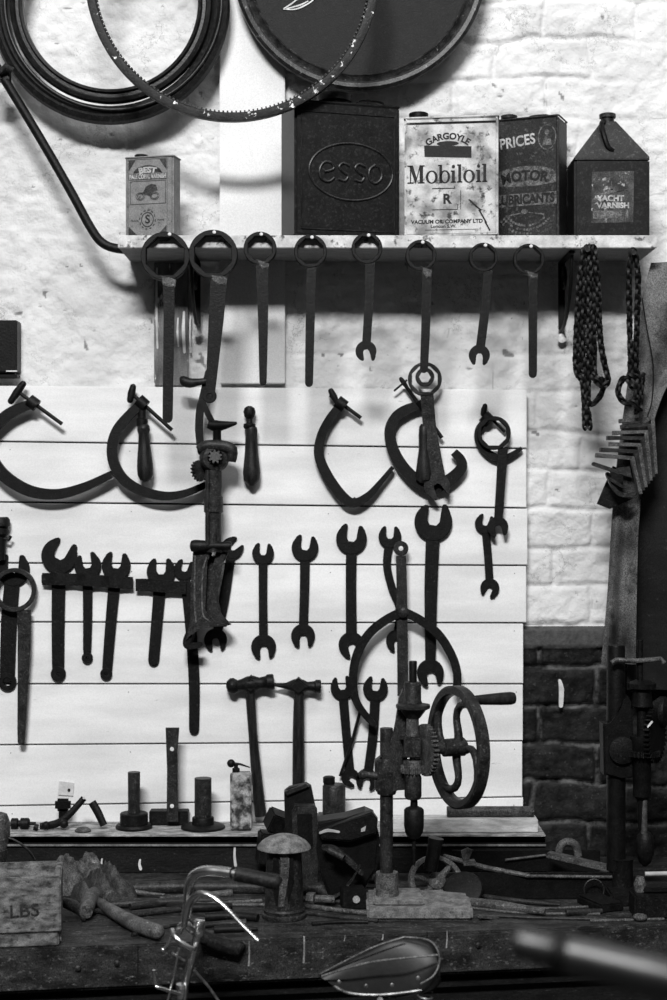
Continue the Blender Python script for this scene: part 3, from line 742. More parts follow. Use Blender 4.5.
spanner('ring spanner crossing the small clamp near the board\'s right edge', [(503, 448), (501, 480), (499, 522)], [10, 9, 8.5], [('ring', 494, 433, 17, 13.5), ('open', 498, 527, 10.5, 78)], B1-.022, .009, TG.replace('from the shelf edge', 'on the board'), name='ring_spanner')
# combination ring + bolt at centre
t = spanner('ring spanner with a hex nut inside, hanging over the large clamp', [(427, 396), (430, 430), (435, 480)], [13, 13, 20], [('ring', 425, 379, 17, 14), ('open', 437, 486, 13, 60)], B1-.034, .010, 'ring spanners hanging on the board', name='ring_spanner', m=IRON2)
mb = MB(); mb.ring(425, 377, 9.5, 6, B1-.036, .012, nin=6); solo('hex_nut', mb, IRON2, 'small hexagonal nut hanging inside the ring of the centre spanner', 'nut')

# left-hand spanners
spanner('ring spanner with long pointed tapering shank at the left edge', [(24, 610), (24, 650), (21, 742)], [14, 13, 7], [('ring', 14, 590, 22, 17.5, 32)], B1-.022, .010, 'ring spanners on the board\'s left', name='ring_spanner', m=IRON2)
spanner('wide open-ended spanner with holed foot behind the left-edge ring spanner', [(11, 575), (9, 620), (7, 676)], [15, 16, 15], [('open', 13, 570, 16.5, -88), ('eye', 7, 682, 9, 4)], B1, .010)
mb = MB(); mb.vlathe([(7, 517), (9, 520), (9, 526), (6, 528), (8, 530), (8, 534), (5, 537), (4, 560)], 1, B1-.01, 20)
mb.ptube([(2, 538), (9, 540), (11, 536)], 1.6, B1-.015); solo('hose_nozzle', mb, IRON, 'ridged black metal fitting cut by the left edge', 'fitting')
# strap rack
r_ = thing('strap_rack', 'dark metal strap holding a row of five open-ended spanners', 'rack', W(110, 585, B1))
def strap(pts, h, wav):
    mb = MB(); P = crv(pts, 8); bm = mb.bm; rows = []
    for p in P:
        bul = max([0]+[math.exp(-((p.x-x)/9)**2) for x in wav])
        y = B1-.008-.006*bul
        a = W(p.x, p.y-h/2, y); b = W(p.x, p.y+h/2, y)
        rows.append([bm.verts.new(a), bm.verts.new(b), bm.verts.new(b+Vector((0, .003, 0))), bm.verts.new(a+Vector((0, .003, 0)))])
    for i in range(len(rows)-1):
        for k in range(4): j = (k+1) % 4; bm.faces.new((rows[i][k], rows[i][j], rows[i+1][j], rows[i+1][k]))
    bm.faces.new(rows[0]); bm.faces.new(rows[-1][::-1]); return mb
build('strap', strap([(42, 579), (56, 579), (70, 579.5), (86, 580), (100, 581), (115, 582), (133, 583)], 12, (58, 87, 114)), IRON, r_)
build('strap', strap([(135.5, 585), (147, 585), (160, 586), (172, 587), (186, 588)], 12.5, (159,)), IRON, r_)
mb = MB()
for x, y in ((43, 579), (72, 579), (101, 581), (131, 583), (138, 585), (184, 588)): mb.pbox(x-1.6, y-4, x+1.6, y+4, B1-.006, .016, bev=.0005)
build('staple', mb, IRON, r_)
G3 = 'open-ended spanners in the strap rack'
spanner('biggest spanner in the strap rack, at its left end', [(59, 565), (58, 620), (58, 670)], [14, 13, 12], [('open', 59, 556, 18, -62, {'lop': .05}), ('eye', 58, 674, 7.5, 1.5)], B1, .009, G3)
spanner('short spanner with a ball tip, second in the strap rack', [(88, 572), (87.5, 620), (87, 652)], [10, 9, 8], [('open', 87.5, 566, 13.5, -100, {'lop': .05}), ('eye', 87, 658, 5.5, 1.2)], B1, .009, G3)
spanner('spanner with a slightly slanting shank, third in the strap rack', [(116, 572), (111, 620), (107, 670)], [12, 11, 10], [('open', 116, 566, 14.5, -84), ('eye', 106, 674, 6, 1.5)], B1, .009, G3)
spanner('spanner fourth in the strap rack, upright jaws, plain rounded foot', [(161, 578), (157, 620), (153.5, 661)], [12.5, 11.5, 11], [('open', 161, 572, 14.5, -90)], B1, .009, G3)
spanner('long spanner at the right end of the strap rack, behind the crank tool', [(184, 575), (190, 620), (194, 680), (194, 730)], [10, 11, 11, 10], [('open', 184, 570, 10.5, -75)], B1, .009, G3)

# ================================================================== CLAMPS
def clamp(label, fr, wid, scr, knob, Y, t_=.014, m=None, bar=None, rs=2.0):
    m = m or IRON
    t = thing('screw_clamp', label, 'clamp', W(fr[len(fr)//2][0], fr[len(fr)//2][1], Y), 'screw clamps on the board')
    mb = MB(); mb.ribbon(fr, [w*.88 for w in wid], Y, t_, bev=.003, smooth=8, rnd=False); build('frame', mb, m, t)
    mb = MB(); x, y = fr[0]; a = Vector((scr[1][0]-scr[0][0], scr[1][1]-scr[0][1])).normalized()
    mb.ptube([(x-a.x*5, y-a.y*5), (x+a.x*5, y+a.y*5)], 6.5, Y+t_/2, n=12); build('boss', mb, m, t)
    mb = MB(); mb.ptube(scr, rs, Y+t_/2, n=10); build('screw', mb, m, t)
    mb = MB(); (k0, k1, kr) = knob; mb.ptube([k0, ((k0[0]+k1[0])/2, (k0[1]+k1[1])/2), k1], [kr*.8, kr, kr*.8], Y+t_/2, n=12)
    for q in (k0, k1): mb.sphere(W(*q, Y+t_/2), kr*.8*S(Y))
    build('handle', mb, m, t)
    if bar: mb = MB(); mb.ptube(bar, 1.1, Y+t_/2-.004); build('tommy_bar', mb, m, t)
    return t
YC = BF-.040
clamp('big screw clamp cut by the left edge', [(33, 403), (17, 409), (4, 417), (-9, 431), (-13, 448), (-3, 468), (12, 482), (33, 492), (58, 494), (84, 487), (112, 474)], [10, 12, 13, 14, 14, 13, 11, 8], [(17, 391), (62, 424)], ((23, 384), (11, 401), 4.2), YC, rs=2.0)
clamp('large screw clamp whose foot ends at the crank tool', [(142, 403), (129, 415), (117, 430), (112, 447), (114, 464), (124, 480), (142, 491), (165, 496), (186, 493), (207, 484)], [10, 11, 12, 12, 12, 11, 9, 7], [(130, 392), (172, 430)], ((133, 387), (130, 400), 4), YC)
clamp('plain screw clamp with a pointed bottom, middle of the board', [(341, 404), (329, 420), (321, 437), (319, 455), (327, 475), (342, 496), (354, 503), (368, 496), (380, 483), (393, 467)], [9, 10, 11, 12, 12, 10, 7, 4.5], [(330, 395), (361, 418)], ((331, 391), (336, 401), 3.6), BF-.028, .012)
clamp('thick screw clamp behind the centre ring spanner', [(423, 404), (408, 409), (396, 417), (390, 431), (394, 452), (408, 473), (428, 487), (446, 482), (461, 469), (461, 460), (454, 452)], [9, 12, 12, 13, 14, 15, 13, 11, 9], [(401, 379), (442, 438)], ((401, 379), (406, 386), 2.6), BF-.026, .012, bar=[(394, 391), (407, 380)])
clamp('smallest screw clamp, tangled with a ring spanner at the board\'s right', [(487, 419), (479, 429), (479, 441), (487, 452), (498, 458), (509, 456), (522, 448)], [7, 8, 9, 9, 7, 4], [(483, 410), (505, 432)], ((485, 406), (483, 414), 3.2), BF-.018, .010, rs=1.6)
mb = MB(); mb.ribbon([(373, 462), (385, 468), (395, 467)], [3, 2.4, 2], BF-.03, .003)

# wooden handles
def whandle(label, px, prof, Y=BF-.028, tilt=0, m=None, extra=None):
    x0 = px; k = S(Y); t = thing('handled_tool', label, 'tool', W(px, prof[-1][1], Y))
    mb = MB(); A = (math.sin(tilt), 0, math.cos(tilt)); O = W(px, (prof[0][1]+prof[-1][1])/2, Y); pm = (prof[0][1]+prof[-1][1])/2
    mb.lathe([(r*k, -(py-pm)*k) for r, py in prof][::-1], O, A, 24); build('grip', mb, m or WOODH, t)
    return t
t = whandle('dark turned wooden handle hanging through the second clamp', 144.5, [(4, 424), (6, 426), (6.5, 430), (5.2, 434), (6, 445), (7.5, 458), (8.2, 468), (7.8, 475), (5.5, 480), (2, 481.5)], YC+.006, tilt=-.04)
mb = MB(); mb.vlathe([(4, 402), (4, 418), (5.8, 419), (5.8, 426), (4, 427)], 142, YC+.008); build('ferrule', mb, IRON, t)
t = whandle('wooden-handled tool with a round knob top, alone on the planks', 251.5, [(5.5, 427), (6.3, 430), (6, 436), (6.5, 450), (8, 465), (8.8, 473), (8, 480), (4.5, 484), (3, 486)], BF-.024, tilt=-.01)
mb = MB(); mb.vlathe([(2, 406), (5, 408), (6.2, 412), (5, 417), (3, 419), (3.2, 423), (6, 424), (6.2, 427), (5, 429)], 249.5, BF-.024); build('ferrule', mb, IRON, t)
t = whandle('flat wooden handle behind the centre ring spanner', 424, [(3, 424), (5, 427), (5.5, 436), (5.2, 448), (7, 462), (8.5, 474), (8, 480), (4, 483)], BF-.031)
# board hammers
def hammer(label, hp, hw, cx, cy, lft, rgt, Y, kind):
    t = thing('hammer', label, 'hammer', W(hp[1][0], hp[1][1], Y), 'hammers hanging head up on the planks')
    mb = MB(); mb.ptube([(p[0], p[1]) for p in hp], [w/2 for w in hw], Y, n=14, smooth=4); build('handle', mb, WOODH, t)
    mb = MB(); k = S(Y)
    a = W(*rgt, Y); b = W(*lft, Y); ax = (a-b).normalized(); c = W(cx, cy, Y); L1 = (a-c).length; L0 = (b-c).length
    if kind == 'ball': prof = [(.002, -L0), (.013, -L0+.003), (.0195, -L0+.012), (.0195, -L0+.020), (.013, -L0+.030), (.015, -.022), (.020, -.008), (.020, .008), (.014, .022), (.016, L1-.020), (.0195, L1-.016), (.0195, L1-.002), (.017, L1)]
    else: prof = [(.002, -L0), (.0035, -L0+.01), (.008, -.030), (.0165, -.012), (.018, 0), (.016, .012), (.011, .022), (.013, L1-.016), (.0165, L1-.013), (.0165, L1-.002), (.014, L1)]
    mb.lathe(prof, c, ax, 20)
    q = [(math.cos(i*PI/2)*.022, math.sin(i*PI/2)*.022) for i in range(4)]
    mb.prism([(x*1.15, y) for x, y in q], .036, Matrix.Translation(c+Vector((0, .018, 0))) @ Matrix.Rotation(PI/2, 4, 'X'), bev=.004)
    build('head', mb, IRON, t)
hammer('heavier ball-peen hammer, left of the two, behind the small oil tin', [(250, 690), (253, 735), (257, 780), (261, 816)], [10, 9, 11, 12], 251, 684, (226, 686), (274, 681), BF-.025, 'ball')
hammer('lighter hammer with thin peen, right of the two hammers', [(299, 692), (298.5, 735), (298.5, 812)], [10, 12, 13], 298.5, 686, (273, 686), (321, 687), BF-.024, 'pin')

# ================================================================== TONGS
YT = BF-.040
t = thing('tongs', 'big iron tongs with two bowed arms on a long flat bar', 'tongs', W(403, 615, YT))
mb = MB(); mb.ribbon([(401, 556), (402, 600), (403, 696)], [10, 10.5, 11], YT, .006, rnd=False); mb.ring(401, 548.5, 7.5, 2.4, YT, .006, nin=32); build('bar', mb, IRON2, t)
mb = MB(); mb.ribbon([(402, 612), (386, 620), (369, 634), (357, 655), (353, 680), (357, 703), (373, 724)], [9, 9, 9, 8.5, 6], YT-.006, .007); build('arm', mb, IRON, t)
mb = MB(); mb.ribbon([(404, 612), (420, 620), (438, 634), (451, 654), (457, 672), (457, 690)], [9, 9, 9, 8.5, 8], YT-.007, .007); build('arm', mb, IRON, t)
mb = MB(); mb.lathe([(.014, 0), (.014, .004), (.010, .008), (.004, .010)], W(403, 612, YT-.006), (0, -1, 0), 20); build('rivet', mb, IRON2, t)
mb = MB(); mb.lathe([(.0045, 0), (.0045, .004), (.002, .005)], W(401, 548.5, YT+.002), (0, -1, 0), 14); solo('nail', mb, NAILM, 'bright nail through the eye at the top of the tongs', 'nail')
mb = MB(); mb.ptube([(361, 708), (352, 742), (340, 776)], [1.5, 1.8, 1.4], BF-.016, n=8); solo('thin_rod', mb, IRON, 'thin dark rod slanting across the lower spanner', 'rod')

# ================================================================== CRANK TOOL hanging on board
YK = BF-.075
t = thing('crank_tool', 'hand-cranked geared iron tool with forked foot hanging down the board', 'tool', W(213, 640, YK))
mb = MB(); mb.ptube([(207, 381), (199, 382), (190, 383), (183, 381), (180, 381)], [3.2, 3.6, 5, 5.4, 3.5], YK, n=16, smooth=3); build('crank_handle', mb, WOODH, t)
mb = MB(); mb.ribbon([(208, 372), (203, 396), (200, 410), (199, 430), (201, 452)], [6, 7, 8, 8, 7], YK+.004, .008); mb.ribbon([(203, 402), (208, 414), (214, 425)], [5, 6, 6], YK, .006); build('crank_arm', mb, IRON, t)
mb = MB(); mb.ptube([(208, 424), (216, 426), (226, 425), (237, 423)], [4, 6, 4, 1.2], YK, n=12, smooth=3); mb.vlathe([(4.2, 424), (4.2, 450)], 217, YK); build('spike', mb, IRON, t)
mb = MB(); k = S(YK)
mb.lathe([(.010, -.032), (.028, -.028), (.035, -.010), (.036, .010), (.030, .020), (.020, .022), (.016, .012)], W(214, 458, YK), (.25, -1, 0), 24)
mb.ptube([(198, 450), (206, 446), (222, 446), (232, 450), (232, 462)], [4, 6, 6, 6, 4], YK-.012, n=10, smooth=3)
build('gear_housing', mb, IRON2, t)
mb = MB(); mb.gear(W(199, 471, YK-.004), (1, -.75, .2), .026, .021, 16, .010); mb.gear(W(215, 457, YK-.030), (.1, -1, .3), .017, .012, 9, .010); build('gear', mb, IRON2, t)
mb = MB(); mb.vlathe([(8.2, 462), (8.2, 496), (9.6, 497), (9.6, 512), (8, 513), (8, 552)], 213.5, YK, 20); mb.vlathe([(2.4, 470), (2.4, 545)], 207.5, YK-.018, 10); build('spindle_tube', mb, IRON2, t)
mb = MB(); a = W(190, 546, YK-.01); mb.lathe([(.006, 0), (.013, .003), (.0155, .012), (.014, .034), (.011, .048), (.010, .078), (.012, .094), (.010, .100)], a, (1, 0, 0), 20); build('cross_bar', mb, IRON, t)
mb = MB()
mb.plate([(193, 550), (212, 550), (211, 556), (206, 562), (204, 610), (209, 620), (229, 624), (226, 627), (200, 627), (193, 634), (186, 640), (190, 620), (191, 580)], YK-.004, .026, bev=.003)
mb.plate([(216, 552), (228, 552), (226, 558), (221, 566), (217, 600), (220, 614), (231, 625), (222, 626), (208, 618), (209, 596), (213, 566)], YK+.002, .022, bev=.003)
mb.plate([(194, 556), (222, 556), (214, 618), (196, 618)], YK+.022, .02, bev=.002)  # back plate added to make the gap between the brackets dark
build('forked_foot', mb, IRON2, t)
mb = MB(); mb.ribbon([(195, 556), (194.5, 600), (196, 622)], [1.6, 1.6, 1.6], YK-.008, .004, bev=.0005); mb.ribbon([(207, 556), (202.5, 574), (202.5, 612), (208, 620)], [1.6, 1.4, 1.4], YK-.008, .004, bev=.0005); build('rib', mb, IRONL, t)  # highlights along the bracket edges, painted as thin paler strips
mb = MB(); mb.ribbon([(191, 628), (187, 640), (188, 646), (200, 645)], [6, 8, 7, 5], YK+.004, .014); build('hook', mb, IRON, t)

# ================================================================== CHAINS
def chain(name, label, strands, Y, px_pitch=5.2, lw=.0115):
    k = S(Y); mb = MB(); cnt = 0
    for pts in strands:
        Ys = Y+random.uniform(-.006, .006)
        P = crv(pts, 10); L = [0]
        for i in range(1, len(P)): L.append(L[-1]+(P[i]-P[i-1]).length)
        n = max(2, int(L[-1]/px_pitch))
        for q in range(n):
            s_ = (q+.5)/n*L[-1]; i = max(j for j in range(len(L)-1) if L[j] <= s_)
            f = (s_-L[i])/(L[i+1]-L[i]+1e-9); p = P[i].lerp(P[i+1], f); T = (P[i+1]-P[i]).normalized()
            T3 = Vector((T.x, 0, -T.y)); N = Vector((0, 1, 0)); B = T3.cross(N)
            ang = PI/4+(PI/2 if q % 2 else 0)+random.uniform(-.3, .3)
            U = N*math.cos(ang)+B*math.sin(ang); V = T3.cross(U)
            c = W(p.x, p.y, Ys); hl = px_pitch*k*.92; hw = lw*.5
            rows = []
            for a_ in range(10):
                a = 2*PI*a_/10; rc = T3*math.cos(a)*hl+U*math.sin(a)*hw; o = rc.normalized()
                rows.append([mb.bm.verts.new(c+rc*.82+(o*math.cos(b)+V*math.sin(b))*.0046) for b in (0, PI/2*.8, PI, PI*1.6)] )
            for a_ in range(10):
                for b in range(4): mb.bm.faces.new((rows[a_][b], rows[a_][(b+1) % 4], rows[(a_+1) % 10][(b+1) % 4], rows[(a_+1) % 10][b]))
    t = thing(name, label, 'chain', W(strands[0][0][0], strands[0][0][1], Y), 'chains hanging from the shelf end')
    build('links', mb, BLACK, t)
    mb = MB(); x, y = strands[0][0]; mb.lathe([(.003, -.012), (.003, .02), (.006, .021), (.006, .024)], W(x, y+4, Y+.004), (0, -1, 0), 10); build('hook', mb, IRON2, t)
    return t
YH = SF-.016
chain('chain', 'thick bundle of black chain hung in many loops below the cone-top can', [
 [(586, 247), (580, 275), (577, 320), (576, 368), (583, 385), (585, 428)], [(588, 247), (584, 280), (583, 330), (584, 380), (590, 428)],
 [(590, 247), (589, 290), (589, 340), (588, 395), (588, 404)], [(592, 247), (593, 290), (594, 345), (595, 375), (604, 382), (600, 396), (592, 404), (586, 400)],
 [(594, 247), (598, 285), (600, 335), (604, 362), (608, 380), (602, 386), (592, 376)], [(583, 250), (586, 280), (592, 310), (590, 360), (584, 390), (588, 398)],
 [(590, 250), (583, 290), (578, 330), (582, 372), (590, 376), (598, 378)]], YH)
chain('chain', 'slimmer black chain in two strands with a knotted loop, next to the hide', [
 [(632, 250), (629, 275), (629.5, 320), (630, 372), (622, 380), (618, 392), (624, 402), (634, 404)],
 [(634, 250), (638, 275), (637, 320), (636, 370), (642, 376), (641, 390), (640, 404), (636, 412)],
 [(630, 374), (638, 380), (636, 395), (640, 408), (632, 402)], [(628, 380), (634, 388), (640, 384)]], YH)

# ================================================================== HIDE, APRON, SET SQUARES at right
def sheet(name, label, cat, lf, rt, Yf, m, nu=26, nv=60, amp=.012, fr=3., seed=0):
    Lp = crv(lf, 12); Rp = crv(rt, 12)
    def at(P, v):
        f = v*(len(P)-1); i = min(int(f), len(P)-2); return P[i].lerp(P[i+1], f-i)
    mb = MB(); rows = []; rnd = random.Random(seed); ph = [rnd.uniform(0, 6) for _ in range(4)]
    for j in range(nv+1):
        v = j/nv; row = []
        for i in range(nu+1):
            u = i/nu; p = at(Lp, v).lerp(at(Rp, v), u)
            y = Yf+amp*(math.sin(u*fr*2*PI+ph[0]+v*2.5)*.6+math.sin(u*fr*3.7+ph[1]-v*4)*.4+.5*math.sin(v*9+u*4+ph[2])*.5)
            row.append(mb.bm.verts.new(W(p.x, p.y, Yf)+Vector((0, y-Yf, 0))))
        rows.append(row)
    for j in range(nv):
        for i in range(nu): mb.bm.faces.new((rows[j][i], rows[j][i+1], rows[j+1][i+1], rows[j+1][i]))
    bmesh.ops.recalc_face_normals(mb.bm, faces=mb.bm.faces)
    bmesh.ops.solidify(mb.bm, geom=list(mb.bm.faces), thickness=.003)
    return solo(name, mb, m, label, cat, ang=80)
sheet('leather_hide', 'long grey creased leather hide hanging beside the shelf end', 'hide', [(652, 262), (643, 296), (634, 340), (626, 400), (618, 460), (612, 520), (607, 590), (600, 664)], [(730, 262), (720, 300), (690, 350), (662, 395), (646, 450), (638, 520), (636, 590), (635, 664)], -.16, LEATH, amp=.016, fr=1.2, seed=3)
sheet('leather_apron', 'near-black apron hanging at the right edge behind the hide', 'apron', [(640, 300), (636, 420), (630, 520), (628, 600), (628, 690)], [(760, 300), (760, 420), (760, 520), (760, 600), (760, 690)], -.11, LEATHD, amp=.016, fr=2, seed=5)
mb = MB(); mb.ptube([(642, 298), (647, 330), (653, 365), (652, 400), (646, 420)], .7, -.19, n=6, smooth=5); solo('cord', mb, IRON, 'thin dark cord hanging down the face of the hide', 'cord')
SQ = 'nested flat metal angles hung on the hide'
def lerp(a, b, f): return (a[0]+(b[0]-a[0])*f, a[1]+(b[1]-a[1])*f)
ordn = ['topmost', 'second from the top', 'third from the top', 'fourth from the top', 'fifth from the top', 'sixth from the top', 'lowest']
for k in range(7):
    f = k/6; tw = random.uniform(-1.5, 1.5)
    a = lerp((620, 421), (596, 455), f); c = lerp((654, 418), (634, 458), f); e = lerp((656, 474), (641, 494), f)
    a = (a[0]+(5 if k in (1, 4) else 0)+tw, a[1]+tw*.4)
    Yk = -.20-.006*k
    mb = MB(); mb.ribbon([a, (c[0]-1, c[1]), e], [4.2, 4.2, 3.6], Yk, .022, bev=.001, smooth=0, rnd=False)
    solo('metal_angle', mb, IRON2 if k % 2 else IRONL, 'bent flat metal angle hung on the hide, '+ordn[k]+' of the nest', 'metal angle', SQ, smooth=True)
mb = MB(); mb.plate([(613, 466), (624, 470), (622, 494), (634, 498), (610, 509), (597, 504)], -.20, .006); solo('metal_plate', mb, IRON, 'dark flat plate hanging under the nested metal angles', 'plate')
mb = MB(); mb.ribbon([(594, 464), (606, 468), (620, 473)], [4, 4, 4], -.26, .010, smooth=0)
mb.plate([(617, 468), (630, 466), (632, 478), (620, 474)], -.262, .012)
solo('metal_bracket', mb, IRON2, 'short slanting metal bracket with a wide end, directly under the lowest nested angle', 'bracket')
mb = MB(); mb.ribbon([(608, 474), (614, 488), (622, 495), (634, 494)], [4, 4, 4, 4], -.24, .014); mb.ribbon([(612, 480), (622, 486), (630, 488)], [3, 3, 3], -.25, .010)
solo('metal_strips', mb, IRON2, 'loop of bent metal strip under the nested angles', 'metal strip')

# ================================================================== BENCH AND LEDGE
BT = CZ-.89
def BE(x): return -.742+.145*x        # y of the bench front edge: the bench stands slightly askew to the wall
t = thing('workbench', 'long grimy wooden workbench running across the bottom of the view', 'workbench', (0, -.35, 0))
I4 = Matrix.Identity(4)
def slab(mb, x0, x1, f0, f1, z0, z1, bev=.003):   # f = offset back from the front edge, or None for the wall
    def yy(x, f): return -.004 if f is None else BE(x)+f
    mb.prism([(x0, yy(x0, f0)), (x1, yy(x1, f0)), (x1, yy(x1, f1)), (x0, yy(x0, f1))], z1-z0, Matrix.Translation((0, 0, z0)), bev=bev)
mb = MB(); slab(mb, -1.15, 1.15, .003, .20, BT-.045, BT); slab(mb, -1.15, 1.15, .202, .40, BT-.045, BT); slab(mb, -1.15, 1.15, .402, None, BT-.045, BT)
build('top', mb, WOODG, t)
zfb = BT-.088
mb = MB(); slab(mb, -1.15, 1.15, 0, .04, zfb, BT-.0005, .007); build('front_beam', mb, WOODG, t)
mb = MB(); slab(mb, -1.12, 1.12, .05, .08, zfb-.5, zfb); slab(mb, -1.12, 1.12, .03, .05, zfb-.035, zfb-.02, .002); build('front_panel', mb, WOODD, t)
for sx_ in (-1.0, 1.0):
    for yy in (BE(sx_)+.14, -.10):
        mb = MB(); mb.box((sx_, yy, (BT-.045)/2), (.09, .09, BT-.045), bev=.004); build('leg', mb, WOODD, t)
def onbeam(px, py):   # point of the beam face seen at that pixel
    # solve x = (px-CX)*(D+Y)/F with Y = BE(x)
    k = (px-CX)/F; Y = (-.742+.145*k*D)/(1-.145*k); return W(px, py, Y)
bdir = Vector((.145, -1, 0)).normalized()
for x, y in ((78, 968), (117, 963), (478, 945), (545, 950)):
    mb = MB(); mb.lathe([(.006, -.002), (.006, .004), (.003, .006)], onbeam(x, y), bdir, 12); build('bolt', mb, IRON2, t)
GD = mat('grey drip', .3, .12, bump=.1)
for x, y0, y1, w_ in ((249, 941, 966, .0032), (304, 936, 963, .0036), (383, 934, 940, .0028), (447, 931, 948, .0026), (345, 935, 941, .002)):
    a, c = onbeam(x, y0)+bdir*.0006, onbeam(x+random.uniform(-1, 1), y1)+bdir*.0006
    mb = MB(); mb.tube([a, (a+c)/2+Vector((.0008, 0, 0)), c], [w_*.4, w_*.5, w_*.6], 8, smooth=3, sq=.4); build('paint_drip', mb, GD, t)
for x in (138, 427):
    a, c = onbeam(x, 946 if x < 200 else 932), onbeam(x, 984 if x < 200 else 962)
    mb = MB(); mb.tube([a, c], .0012, 6); build('joint', mb, DARKM, t)
# ledge
LZ = CZ-.798; LF = -.19
t = thing('back_ledge', 'narrow paint-splashed ledge along the back of the bench', 'ledge', (0, -.1, BT))
x1 = W(546, 830, LF).x
mb = MB(); mb.box(((x1-1.15)/2, LF/2-.001, LZ-.010), (x1+1.15, -LF-.004, .020), bev=.002); build('top', mb, WOODL, t)
mb = MB(); mb.box(((x1-1.15)/2, LF+.003, LZ-.012), (x1+1.15, .004, .019), bev=.001); build('edge', mb, DARKM, t)  # near-black strip paints the shadow line on the ledge front
mb = MB(); mb.box(((x1-1.15)/2, LF+.004, LZ-.0245), (x1+1.15, .008, .005), bev=.001); build('lower_lip', mb, mat('lip', .22, .10, bump=.3), t)
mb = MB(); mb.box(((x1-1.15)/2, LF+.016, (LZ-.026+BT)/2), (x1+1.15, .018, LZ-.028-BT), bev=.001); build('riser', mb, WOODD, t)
for x, y0, y1, w_ in ((102, 859, 868, 1.8), (140, 860, 869, 2.6), (235, 845, 866, 2.4), (468, 848, 853, 1.2)):
    mb = MB(); mb.ribbon([(x, y0), (x-.5, (y0+y1)/2), (x+.6, y1)], [w_*.7, w_, w_*1.2], LF+.0058, .002, bev=.0004)
    build('paint_drip', mb, WHITE, t)
mb = MB(); a = W(393, 832, -.165); b_ = W(538, 818, -.165); mb.box(((a.x+b_.x)/2, -.135, LZ+.0165), (b_.x-a.x, .06, .032), bev=.002)
solo('batten', mb, mat('batten paint', .72, .45, rough=.6, scale=30, stretch=(1, 5, 5), bump=.3, spot=.08, spot_scale=40, spot_lo=.63, spot_hi=.68), 'white-painted batten lying on the ledge behind the handwheel', 'batten')
mb = MB(); mb.lathe([(.012, 0), (.013, .002), (.013, .208), (.012, .21)], (W(447, 812, -.14).x, -.135, LZ+.0455), (1, 0, 0), 20)
solo('pipe_offcut', mb, IRONL, 'short grey pipe lying on the white batten', 'pipe')
mb = MB(); mb.ribbon([(560, 681), (561.5, 690), (561, 706)], [3, 5, 4], -.014, .010, bev=.001); struct('trim_3', mb, WHITE)

# items on the ledge (their feet stand on LZ)
def onledge(px, Y): return W(px, 0, Y).x
def pyL(z_above, Y): return CY+(.798-z_above)*F/(D+Y)
def lw(name, label, cat, px, Y, parts):   # parts: (name, prof[(r px, z px above ledge)], material)
    k = S(Y); t = thing(name, label, cat, (W(px, 0, Y).x, Y, LZ))
    for nme, prof, m, dx in parts:
        mb = MB(); mb.lathe([(r*k, h*k) for r, h in prof], (W(px+dx, 0, Y).x, Y, LZ+.0005), (0, 0, 1), 28); build(nme, mb, m, t)
    return t
lw('flanged_post', 'slim flanged iron post standing on the ledge, left of the holed bar', 'iron post', 134, -.11, [('flange', [(18, 0), (18.5, 2), (17, 4)], IRON, 0), ('base', [(14, 4), (14, 14.5), (13, 15.5)], IRON, 0), ('post', [(6, 15), (6.2, 54), (6.2, 56)], IRON2, 0)])
lw('flanged_post', 'stouter flanged iron post standing on the ledge, right of the holed bar', 'iron post', 203, -.11, [('flange', [(22, 0), (22, 2), (18, 4)], IRON, 0), ('base', [(11, 4), (11, 10), (10.5, 11)], IRON, 0), ('post', [(8.5, 11), (8.5, 50)], IRON2, 0)])
t = thing('holed_bar', 'upright flat iron bar with two bright bolt holes on the ledge', 'bar', W(172, 822, -.10))
mb = MB(); mb.plate([(165.5, 728), (179, 728), (177.5, 750), (178, 816), (178, 822), (166.5, 822), (167, 770)], -.105, .010); build('bar', mb, IRON2, t)
for y in (749, 806): mb = MB(); mb.lathe([(.005, 0), (.005, .001)], W(172, y, -.105), (0, -1, 0), 16); build('bolt', mb, NAILM, t)
mb = MB(); a = W(149, 822, -.08); b_ = W(188, 809, -.08); mb.box(((a.x+b_.x)/2, -.06, LZ+.018), (b_.x-a.x, .04, .034), bev=.002); solo('iron_block', mb, IRON, 'low dark iron block on the ledge behind the holed bar', 'block')
# oil tin
t = thing('oil_tin', 'small battered oil tin with a lever spout in front of the hammer handle', 'tin', W(241, 822, -.13))
mb = MB(); mb.box((W(241, 0, -.13).x, -.13, LZ+.0705), (.051, .035, .139), bev=.004); build('body', mb, mat('battered tin', .35, .03, rough=.5, scale=45, lo=.42, hi=.60, bump=.3), t)
z = LZ+.141; x = W(236, 0, -.13).x; mb = MB(); mb.lathe([(.009, 0), (.009, .008), (.005, .010), (.005, .016)], (x, -.13, z)); mb.sphere((x-.012, -.13, z+.020), .010); mb.tube([(x-.012, -.13, z+.020), (x+.010, -.13, z+.018), (x+.034, -.13, z+.010)], [.004, .003, .0015], 8); build('spout', mb, IRON, t)
# valve body on ledge
lw('capped_cylinder', 'dark capped iron cylinder on a square foot at the ledge centre', 'casting', 334, -.11, [('body', [(11, 14), (11.5, 16), (11.5, 42), (10, 44)], IRON2, 0), ('cap', [(5, 43), (6, 46), (6, 51), (4, 52)], IRON, -5)])
mb = MB(); mb.box((W(334, 0, -.11).x, -.11, LZ+.0175), (.082, .06, .034), bev=.003); solo('square_foot', mb, IRON2, 'square iron plinth under the capped cylinder', 'plinth')
